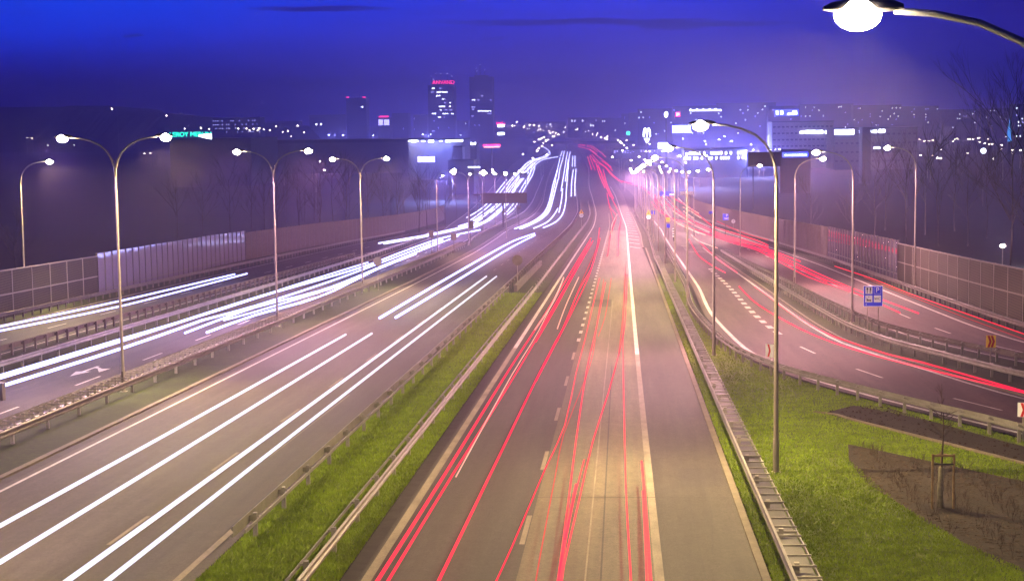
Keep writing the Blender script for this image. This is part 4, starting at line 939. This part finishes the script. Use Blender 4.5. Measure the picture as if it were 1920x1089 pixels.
# ------------------------------------------------------------------ skyline
def building(px0, px1, ptop, D, dep, m, label, name='building', group=None, rows=0, cols=0, lit=.2, base=None, wm=None, seed=1, spec=None, wf=(.5, .5), roof=True, dark=True, cat='building', zbase=None):
    R = random.Random(seed); a_ = W(px0, ptop, D); b_ = W(px1, ptop, D); w = (b_.x-a_.x)/2; zg = g(D); H = (a_.z+b_.z)/2-zg
    e = empty(name, ((a_.x+b_.x)/2, D, zg), label, cat, group)
    MB().box(-w, w, 0, dep, -1, H).build('wall', m, e)
    if roof: MB().box(-w-.01*w, w+.01*w, -.3, dep+.3, H, H+max(.5, H*.012)).build('roof', m_build_d, e)
    if rows:
        cw = 2*w/cols; ch = (H*.96-(zbase or 0))/rows; dk = MB()
        n = 0
        for r_ in range(rows):
            for c_ in range(cols):
                cx_ = -w+cw*(c_+.5); cz_ = (zbase or 0)+ch*(r_+.55); hw, hh_ = cw*wf[0]/2, ch*wf[1]/2
                on = (spec and (r_, c_) in spec) or (not spec and R.random() < lit)
                if on and n < 98:
                    MB().box(cx_-hw, cx_+hw, -.12, .05, cz_-hh_, cz_+hh_).build('window', wm or (m_win if R.random() < .55 else m_win_dim), e); n += 1
                elif dark: dk.box(cx_-hw, cx_+hw, -.06, .05, cz_-hh_, cz_+hh_)
        if dk.v: dk.build('window', m_glass, e)['kind'] = 'stuff'
    return e, w, H
# office towers, read off the photograph: lit windows by height and side
def tower(px0, px1, ptop, D, dep, label, wins, m=m_build_d, **k):
    e, w, H = building(px0, px1, ptop, D, dep, m, label, 'office_tower', **k)
    for (x0, x1, y0, y1, s) in wins:
        a_ = W(x0, y0, D); b_ = W(x1, y1, D); o = e.location
        MB().box(a_.x-o.x, b_.x-o.x, -.4, .1, b_.z-o.z, a_.z-o.z).build('window', m_win if s else m_win_dim, e)
    rb = MB()
    nf = int(H/4.2)
    for i in range(2, nf): rb.box(-w-.15, w+.15, -.2, dep+.2, i*4.2, i*4.2+.5)
    rb.build('floor_band', m_build, e)
    return e, w, H
D = 2350
def wins_from(rows):
    out = []
    for y, segs in rows:
        for x0, x1, s in segs:
            x = x0
            while x < x1-.3: out.append((x, min(x+1.0, x1), y-.9, y+.9, s)); x += 1.55
    return out
t1 = wins_from([(166, [(810, 815, 1), (824, 828, 0)]), (173, [(808, 814, 0), (819, 828, 1), (829, 839, 1)]), (180, [(818, 826, 1)]), (186.5, [(829, 834, 1)]), (193, [(833, 836, 0), (843, 845.5, 1)]), (200, [(823, 835, 1), (843, 846, 1)]),
     (206.5, [(825, 828, 1), (834, 839, 0), (843, 848, 0)]), (213.5, [(810, 818, 1), (830, 840, 1), (846, 850.5, 1)]), (220, [(821, 826.5, 1), (832, 834, 0)]), (227, [(813, 815, 0)]), (240, [(821, 823, 0), (841, 842.5, 0)]), (246, [(810, 816, 0)])])
e, w, H = tower(802, 851, 161, D, 34, 'dark office tower with red rooftop letters and scattered lit windows', t1)
a_ = W(809, 152, D); b_ = W(846, 152, D); o = e.location
MB().box(a_.x-o.x, b_.x-o.x, 4, 26, H, a_.z-o.z).build('roof_storey', m_build_d, e)
text('ANVAND', 7.5, m_sign_r, e, (W(831, 154, D).x-o.x, 3.2, W(831, 155, D).z-o.z), ext=.3)
for px, py in ((807, 143), (816, 138), (825, 138), (837, 138), (846, 143), (811, 149)):
    q = W(px, py, D); MB().tube([(q.x-o.x, 10, H), (q.x-o.x, 10, q.z-o.z)], .35, 6).build('antenna', m_build_d, e); MB().ball((q.x-o.x, 10, q.z-o.z), .7).build('beacon', m_win_dim, e)
t2 = wins_from([(180, [(902, 906, 0)]), (188, [(885, 891, 1), (896, 899, 0), (919, 921, 0)]), (201, [(884, 891, 0)]), (205.5, [(885, 889, 0)]), (208.5, [(896, 917, 1), (918.5, 921.5, 1)]), (213.5, [(914, 921, 0)]), (218, [(884, 888, 0)]), (235, [(889, 891, 0), (898, 900, 0)])])
e, w, H = tower(880, 923, 146, 2450, 34, 'taller plain dark office tower right of the one with red letters', t2)
o = e.location; a_ = W(889, 141.5, 2450); b_ = W(914, 141.5, 2450); MB().box(a_.x-o.x, b_.x-o.x, 4, 26, H, a_.z-o.z).build('roof_storey', m_build_d, e)
for px, py in ((891, 128), (899, 121), (908, 131), (893, 133)):
    q = W(px, py, 2450); MB().tube([(q.x-o.x, 10, H), (q.x-o.x, 10, q.z-o.z)], .35, 6).build('antenna', m_build_d, e); MB().ball((q.x-o.x, 10, q.z-o.z), .6).build('beacon', m_win_dim, e)
e, w, H = tower(649, 686, 185, 2500, 30, 'dark slab tower with two red roof beacons on the left', [(678.5, 681, 199.5, 202, 1), (675, 676.5, 200, 202, 0)])
o = e.location
for px in (651, 682): q = W(px, 183, 2500); MB().box(q.x-o.x-2, q.x-o.x+2, 2, 4, q.z-o.z-.5, q.z-o.z+1).build('beacon', m_sign_r, e)
e, w, H = tower(708, 731, 221, 2200, 24, 'low block with a glowing red roof line and pale lit front', [(709.5, 718, 224.5, 235, 0), (720, 730, 224.5, 235, 0)])
o = e.location; a_ = W(710, 217, 2200); b_ = W(728, 218, 2200); MB().box(a_.x-o.x, b_.x-o.x, 1, 2, H+.6, H+2.2).build('roof_letters', m_sign_r, e)
for i, (x0, x1, yt, D_) in enumerate([(735, 765, 213, 2500), (775, 800, 216, 2600), (580, 648, 216, 2600), (852, 878, 227, 2500), (1455, 1475, 250, 2000), (500, 560, 228, 2700)]):
    building(x0, x1, yt, D_, 30, m_build_d, ['faint dark block right of the low red-lined block', 'faint dark block just left of the red-lettered tower', 'broad faint block left of the slab tower with red beacons', 'low faint block between the two tall office towers', 'dim block left of the blue lit roof sign', 'faint low block above the middle of the long store'][i], group=None, rows=5, cols=8, lit=.05, seed=30+i, wf=(.3, .3))
e, w, H = building(398, 488, 221, 1900, 25, m_build_d, 'long low block with rows of small lit windows on the left horizon', rows=4, cols=22, lit=.42, seed=5, wm=m_win_dim, wf=(.35, .22), zbase=20)
apt = [(1196, 1260, 205, 1900, .10), (1262, 1345, 200, 1500, .05), (1345, 1455, 194, 1800, .09), (1440, 1500, 200, 1500, .05), (1500, 1600, 196, 2100, .06), (1600, 1690, 198, 1900, .10), (1690, 1760, 200, 1900, .10), (1765, 1830, 206, 2000, .08), (1840, 1900, 204, 2200, .08), (1905, 1990, 196, 1200, .35)]
al = ['dark apartment block behind the arches pylon', 'tall pale block behind the nearest whole right lamp head', 'long apartment block right of the pale block with letters', 'block beneath the blue lit roof sign', 'hazy apartment block in the lamp glow', 'apartment block right of the lamp glow', 'apartment block with a column of lit stairwell windows', 'dim apartment block left of the bare edge tree', 'dim apartment block behind the bare edge tree', 'apartment block with stacked lit windows at the right edge']
for i, (x0, x1, yt, D_, lt) in enumerate(apt):
    e, w, H = building(x0, x1, yt, D_, 20, m_build if i in (1,) else m_build_d, al[i], 'apartment_block', 'apartment blocks on the right skyline', rows=9, cols=16 if x1-x0 < 80 else 24, lit=lt, seed=100+i, wf=(.32, .30), zbase=12)
    if i == 1:
        o = e.location; q = W(1323, 206.5, D_); lt_ = MB(); [lt_.box(q.x-o.x-14+i_*1.9, q.x-o.x-14+i_*1.9+1.1, -.6, -.3, q.z-o.z-.9, q.z-o.z+(.3 if i_ % 3 else 1.1)) for i_ in range(15)]; lt_.build('roof_letters', m_win, e)
        q = W(1271, 215, D_); MB().box(q.x-o.x-1.9, q.x-o.x+1.9, -.7, -.35, q.z-o.z-2, q.z-o.z+2).build('red_sign', m_sign_r, e); text('31', 3.4, m_sign_w, e, (q.x-o.x, -.75, q.z-o.z))
    if i == 3:
        o = e.location; a_ = W(1452, 206, D_); b_ = W(1497, 217, D_); MB().box(a_.x-o.x, b_.x-o.x, -.8, -.4, b_.z-o.z, a_.z-o.z).build('blue_roof_sign', m_sign_b, e)
        for (x0_, x1_, y0_, y1_) in ((1455, 1459, 208, 215.5), (1463, 1468, 208, 215), (1476, 1485, 212.5, 215.5), (1486, 1494, 208, 215.5)):
            a_ = W(x0_, y0_, D_); b_ = W(x1_, y1_, D_); MB().box(a_.x-o.x, b_.x-o.x, -1.1, -.82, b_.z-o.z, a_.z-o.z).build('lit_letter', m_sign_w, e)
for i, (x0, x1, yt, D_) in enumerate([(985, 1060, 229, 3050), (1065, 1125, 221, 3060), (1125, 1165, 222, 3050), (1165, 1196, 214, 3020)]):
    building(x0, x1, yt, D_, 30, m_build_d, ['far dim housing block above the crest of the road', 'far dim housing block above the arc of right lamps', 'narrow far housing block left of the green sign', 'far housing block behind the green sign'][i], group=None, rows=4, cols=12, lit=.12, seed=60+i, wf=(.3, .3))
# mid-distance commercial buildings on the right
def lit_row(e, D_, rects, m):
    o = e.location
    for x0, x1, y0, y1 in rects:
        a_ = W(x0, y0, D_); b_ = W(x1, y1, D_); MB().box(a_.x-o.x, b_.x-o.x, -.5, -.05, b_.z-o.z, a_.z-o.z).build('window', m, e)
e, w, H = building(1448, 1563, 229, 950, 30, m_build_l, 'pale office building with one bright row of windows', 'office_building', rows=6, cols=14, lit=0, wf=(.6, .25), zbase=3)
lit_row(e, 950, [(1500, 1507, 246.5, 250.5), (1509.5, 1517.5, 245, 250.5), (1519, 1530, 245, 250.5), (1532, 1543, 245, 250.5), (1547, 1555, 246, 250.5)], m_win)
e, w, H = building(1564, 1720, 241, 900, 34, m_build, 'wide low commercial building with a bright framed sign window', 'office_building', rows=4, cols=16, lit=0, wf=(.5, .2), zbase=2)
lit_row(e, 900, [(1565, 1601, 243.5, 245), (1565, 1601, 251, 252.5), (1565, 1567, 245.1, 250.9), (1599, 1601, 245.1, 250.9), (1569, 1597, 246.5, 250), (1611, 1619, 244, 250), (1630, 1633, 244, 250), (1636, 1644, 244.5, 249.5), (1648, 1659, 243, 249), (1638, 1650, 276, 279)], m_win)
e, w, H = building(1617, 1633, 241, 700, 9, m_build_d, 'narrow dark tower block in front of the wide commercial building', 'chimney_block')
e, w, H = building(1462, 1520, 284, 620, 20, m_build_d, 'low shed with a blue lit fascia', 'shop_building')
lit_row(e, 620, [(1467, 1515, 286, 294.5)], m_sign_b); lit_row(e, 619.5, [(1472, 1512, 290, 291.8)], m_sign_w)
board(1403, 1464, 285.5, 312, 480, m_build_d, 'dark unlit billboard beside the nearest whole right lamp pole', 'billboard', (-.7, .7), 'billboard')
e, w, H = building(1282, 1400, 281, 800, 40, m_build_l, 'brightly lit hypermarket front behind the right lamps', 'hypermarket', rows=2, cols=26, lit=.55, wf=(.6, .5), wm=m_win, seed=9, zbase=8, dark=False)
e, w, H = building(1150, 1250, 281, 1250, 40, m_build_l, 'pale lit mall hall beneath the arches pylon', 'mall_building', rows=3, cols=20, lit=.5, wf=(.45, .4), wm=m_win_dim, seed=12, zbase=4)
# billboard + pylons
def pylon(px0, px1, py0, py1, D_, m, label, cat='sign', name='pylon_sign', n=1):
    return board(px0, px1, py0, py1, D_, m, label, name, (0,) if n == 1 else (-.6, .6), cat, dep=.4)
e, w, z0, z1 = pylon(1260, 1297, 235, 250, 850, m_sign_b, 'tall pylon sign with white letters over a blue shop board')
text('PRAKTIKER', 1.9, m_sign_w, e, (0, -.5, z0+.9)); MB().box(-w*.95, w*.85, -.55, -.42, z0+2.0, z1-.3).build('lit_letter', m_sign_w, e)
e, w, z0, z1 = pylon(1234, 1252, 268, 279, 600, m_sign_w, 'bright white billboard behind the second right lamp head', 'billboard', 'billboard', 2)
# arches pylon
D_ = 1150; q = W(1213, 262, D_); e = empty('arches_pylon', (q.x, D_, g(D_)), 'tall pylon with glowing double-arch emblem on the right', 'sign'); zt = q.z-g(D_)
MB().tube([(0, 0, 0), (0, 0, zt)], .5, 8).build('post', m_steel_d, e); S_ = D_/F
for s in (-1, 1):
    pts = []
    for k in range(13):
        t = PI*k/12; pts.append((s*3.1*S_+3.1*S_*math.cos(t), 0, zt+5*S_+15.5*S_*math.sin(t)))
    MB().tube(pts, 1.25*S_, 8).build('arch', m_sign_w, e, True)
MB().box(-5*S_, 5*S_, -.4, .4, zt-1.0*S_, zt+2.4*S_).build('plate', m_sign_w, e); MB().ball((0, 0, zt-4*S_), 2.3*S_, .8).build('lower_plate', m_sign_w, e, True)
q = W(1249, 215, 1000); e = empty('balloon_sign', (q.x, 1000, g(1000)), 'white egg-shaped lit sign high on a mast', 'sign'); MB().tube([(0, 0, 0), (0, 0, q.z-g(1000))], .3, 6).build('post', m_steel_d, e); MB().ball((0, 0, q.z-g(1000)), 1.1, 1.55).build('lit_body', m_sign_w, e, True)
q = W(1178, 250, 1500); e = empty('green_sign', (q.x, 1500, g(1500)), 'small green glowing sign left of the arches pylon', 'sign'); MB().tube([(0, 0, 0), (0, 0, q.z-g(1500))], .3, 6).build('post', m_steel_d, e); MB().ball((0, 0, q.z-g(1500)), 1.8, 1).build('lit_body', m_sign_g, e, True)
q = W(1893, 242, 800); e = empty('blue_lit_spire', (q.x, 800, g(800)), 'blue-lit pointed spire glimpsed through the bare edge tree', 'tower'); zz = q.z-g(800)
MB().tube([(0, 0, 0), (0, 0, zz-6)], 1.1, 8).build('base', m_build_d, e)
MB().tube([(0, 0, zz-5.9), (0, 0, zz-1), (0, 0, zz+1), (0, 0, zz+5)], [1.0, 1.0, .7, .05], 8).build('shaft', emis('spire_blue', (.08, .35, 1.0), 1.2, False), e)
q = W(1844, 283, 500); e = empty('round_lamp_sign', (q.x, 500, g(500)), 'round white glowing globe near the right horizon', 'lamp'); MB().tube([(0, 0, 0), (0, 0, q.z-g(500))], .12, 6).build('post', m_steel_d, e); MB().ball((0, 0, q.z-g(500)), .75, 1).build('globe', m_sign_w, e, True)
# real-store pylon on the left of the bend
e, w, z0, z1 = board(933, 945.5, 233.5, 238.5, 1500, m_sign_w, 'stacked white panels under red script on a pylon by the far left bend', 'pylon_sign', (0,), 'sign', dep=.5)
q = W(939, 231, 1500); o = e.location; text('real,-', 4.2, m_sign_r, e, (q.x-o.x, -.6, q.z-o.z), ext=.3)
a_ = W(933, 248.5, 1500); b_ = W(945.5, 253.5, 1500); MB().box(a_.x-o.x, b_.x-o.x, -.5, .5, b_.z-o.z, a_.z-o.z).build('lower_panel', m_sign_w, e)
# petrol station canopy, lit halls left of the bend
e, w, H = building(840, 888, 303, 640, 22, m_build_d, 'dark-roofed hall with bright white edge beside the streaks', 'shop_building'); lit_row(e, 640, [(878, 900, 314-1.2, 314.4)], m_sign_w)
e, w, H = building(766, 866, 263, 820, 45, m_build, 'blue-lit store wall with bright roof floodlights', 'store_building')
o = e.location; lit_row(e, 820, [(766, 784, 263.5, 266), (790, 797, 264, 266), (846, 868, 262.5, 265.5), (824, 829, 264, 266)], m_sign_w)
for px, cc, pw in ((776, (.85, .8, 1), 6000), (808, (.25, .32, 1), 14000), (840, (.25, .32, 1), 9000)):
    q = W(px, 265, 818); s_ = MB().box(-1.3, 1.3, -.8, 0, -.5, .5).build('floodlight', m_sign_w, e, loc=(q.x-o.x, -1.2, q.z-o.z))
    ld = bpy.data.lights.new('flood_light', 'POINT'); ld.energy = pw; ld.color = cc; ld.shadow_soft_size = .5; lo = bpy.data.objects.new('flood_light', ld); COL.objects.link(lo); lo.parent = e; lo.location = (q.x-o.x, -6, q.z-o.z-2)
for k, px in enumerate((787, 796, 804, 811.5)): q = W(px, 299, 700); e2 = empty('lit_letter_sign', (q.x, 700, g(700)), 'pale lit figure sign in the row below the blue-lit store wall', 'sign', 'row of pale figure signs'); MB().box(-.9, .9, -.1, .1, q.z-g(700)-1.2, q.z-g(700)+1.2).build('panel', m_win_dim, e2); MB().tube([(0, .2, 0), (0, .2, q.z-g(700))], .12, 6).build('post', m_steel_d, e2)
e, w, H = building(867, 893, 271, 900, 20, m_build, 'small pale shop with a jagged bright sign band', 'shop_building'); lit_row(e, 900, [(867+i*2.6, 868.6+i*2.6, 267+(i % 3), 271.5) for i in range(10)], m_sign_w)
e, w, H = building(849, 867, 276, 760, 12, m_build_l, 'narrow pale panelled building by the jagged sign band', 'shop_building')
# petrol canopy
D_ = 1000; q = W(922, 274, D_); e = empty('petrol_canopy', (q.x, D_, g(D_)), 'orange-lit petrol station canopy on one column', 'canopy'); zz = q.z-g(D_)
MB().box(-5, 5, -3, 3, zz-.2, zz+.9).build('roof', m_sign_r, e); MB().box(-4.6, 4.6, -2.8, 2.8, zz-.9, zz-.25).build('lit_ceiling', emis('canopy_glow', (1, .55, .45), 3, False), e); MB().tube([(0, 0, 0), (0, 0, zz)], .4, 8).build('column', m_steel_d, e)
# the long DIY store, its green letters
e, w, H = building(470, 770, 264, 950, 60, m_build, 'very long flat-roofed store hall behind the left trees', 'store_building')
e['category'] = 'building'; MB().box(-w, w, -1.5, -.4, H-1.2, H+.35).build('parapet', m_build_d, e)
e, w, H = building(318, 470, 262, 760, 60, m_build_d, 'dark store end with green lit name over its roof edge', 'store_building')
o = e.location; q = W(358, 252.5, 760); text('LEROY MERLIN', 2.95, m_sign_g, e, (W(358, 252, 760).x-o.x, -1, q.z-o.z), ext=.2)
g_ = MB(); a_ = W(373, 256, 760); b_ = W(397, 251, 760)
g_.add([(a_.x-o.x, -.9, a_.z-o.z), (b_.x-o.x, -.9, a_.z-o.z-1.4), (b_.x-o.x, -.9, b_.z-o.z), (a_.x-o.x, -.9, b_.z-o.z-.3), (a_.x-o.x, -.5, a_.z-o.z), (b_.x-o.x, -.5, a_.z-o.z-1.4), (b_.x-o.x, -.5, b_.z-o.z), (a_.x-o.x, -.5, b_.z-o.z-.3)], [(0, 1, 2, 3), (7, 6, 5, 4), (0, 4, 5, 1), (1, 5, 6, 2), (2, 6, 7, 3), (3, 7, 4, 0)])
g_.build('lit_gable', m_sign_w, e)
# bridge over the far road
D_ = 1750; q0 = W(1008, 271, D_); q1 = W(1190, 268, D_); e = empty('far_overpass', ((q0.x+q1.x)/2, D_, g(D_)), 'dim low overpass crossing the road at the crest', 'bridge'); w = (q1.x-q0.x)/2; zz = q0.z-g(D_)
MB().box(-w, w, -5, 5, zz, zz+1.6).build('deck', m_conc, e); MB().box(-w, w, -5.3, -5.1, zz+1.6, zz+2.6).build('parapet', m_build_d, e)
for k in range(5): MB().box(-w+2*w*(k+.5)/5-.6, -w+2*w*(k+.5)/5+.6, -3, 3, -1, zz).build('pier', m_conc, e)
# hills closing the horizon
def hill(pts, D_, dep):
    mb = MB(); n = len(pts)
    for i, (px, py) in enumerate(pts):
        q = W(px, py, D_); mb.v += [(q.x, D_, g(D_)-2), (q.x, D_+dep*.3, q.z), (q.x, D_+dep*.7, q.z+2), (q.x, D_+dep, g(D_)-2)]
    for i in range(n-1):
        for k in range(3): mb.f.append((i*4+k, (i+1)*4+k, (i+1)*4+k+1, i*4+k+1))
    tag(mb.build('hill', m_hill), kind='structure')
R = random.Random(3)
def rough(a, b, ya, yb, n, amp): return [(a+(b-a)*i/n, ya+(yb-ya)*i/n+R.uniform(-amp, amp)) for i in range(n+1)]
hill(rough(-900, 40, 196, 200, 60, 1.5)+rough(52, 160, 197, 206, 20, 1.2)+rough(165, 330, 212, 226, 26, 1.3)+rough(340, 480, 230, 240, 22, 1), 2050, 500)
hill(rough(480, 1180, 243, 233, 90, .8), 3250, 250)
hill(rough(1180, 2900, 212, 204, 200, 1.0), 2450, 400)
# dark woodland masses low behind the barriers
def wood(a, b, ytop, D_, label, amp=4, dens=1.0):
    mb = MB(); x0 = W(a, 400, D_).x; x1 = W(b, 400, D_).x; n = int((x1-x0)*1.1*dens); Rr = random.Random(int(a))
    for i in range(n):
        x = Rr.uniform(x0, x1); y = D_+Rr.uniform(0, 30); top = W((a+b)/2, ytop, D_).z+Rr.uniform(-amp, amp*.3); zb = g(y)
        h_ = max(2.0, top-zb); lx = Rr.uniform(-.5, .5)
        mb.tube([(x, y, zb-.3), (x+lx, y, zb+h_*.5), (x+lx*1.6, y+Rr.uniform(-.5, .5), zb+h_)], [.09, .06, .015], 4, False)
        for k in range(6):
            zz_ = zb+h_*Rr.uniform(.25, .9); dx = Rr.uniform(-1.4, 1.4); mb.tube([(x+lx*.7, y, zz_), (x+lx+dx, y+Rr.uniform(-1, 1), zz_+Rr.uniform(.8, 2.4))], [.04, .008], 3, False)
    tag(mb.build('thicket', m_bark), label, 'thicket', kind='stuff')
wood(470, 900, 318, 420, 'dark leafless thicket before the long store', 3, .5)
wood(1650, 2100, 272, 700, 'leafless wood among the town lights on the right', 5, .6)
# ------------------------------------------------------------------ evening mist
hz = MB().box(-5000, 5000, -45, 3600, g(700)-2, 104).build('haze', None or m_conc)
m = bpy.data.materials.new('haze'); m.use_nodes = True; n = m.node_tree.nodes; l = m.node_tree.links; n.clear()
pv = n.new('ShaderNodeVolumePrincipled'); pv.inputs['Color'].default_value = (.64, .50, 1.0, 1); pv.inputs['Density'].default_value = HAZE_DENSITY; pv.inputs['Anisotropy'].default_value = .62
ou = n.new('ShaderNodeOutputMaterial'); l.new(pv.outputs[0], ou.inputs['Volume'])
try: m.cycles.volume_sampling = 'MULTIPLE_IMPORTANCE'; m.cycles.homogeneous_volume = True
except Exception: pass
hz.data.materials.clear(); hz.data.materials.append(m); tag(hz, kind='stuff')
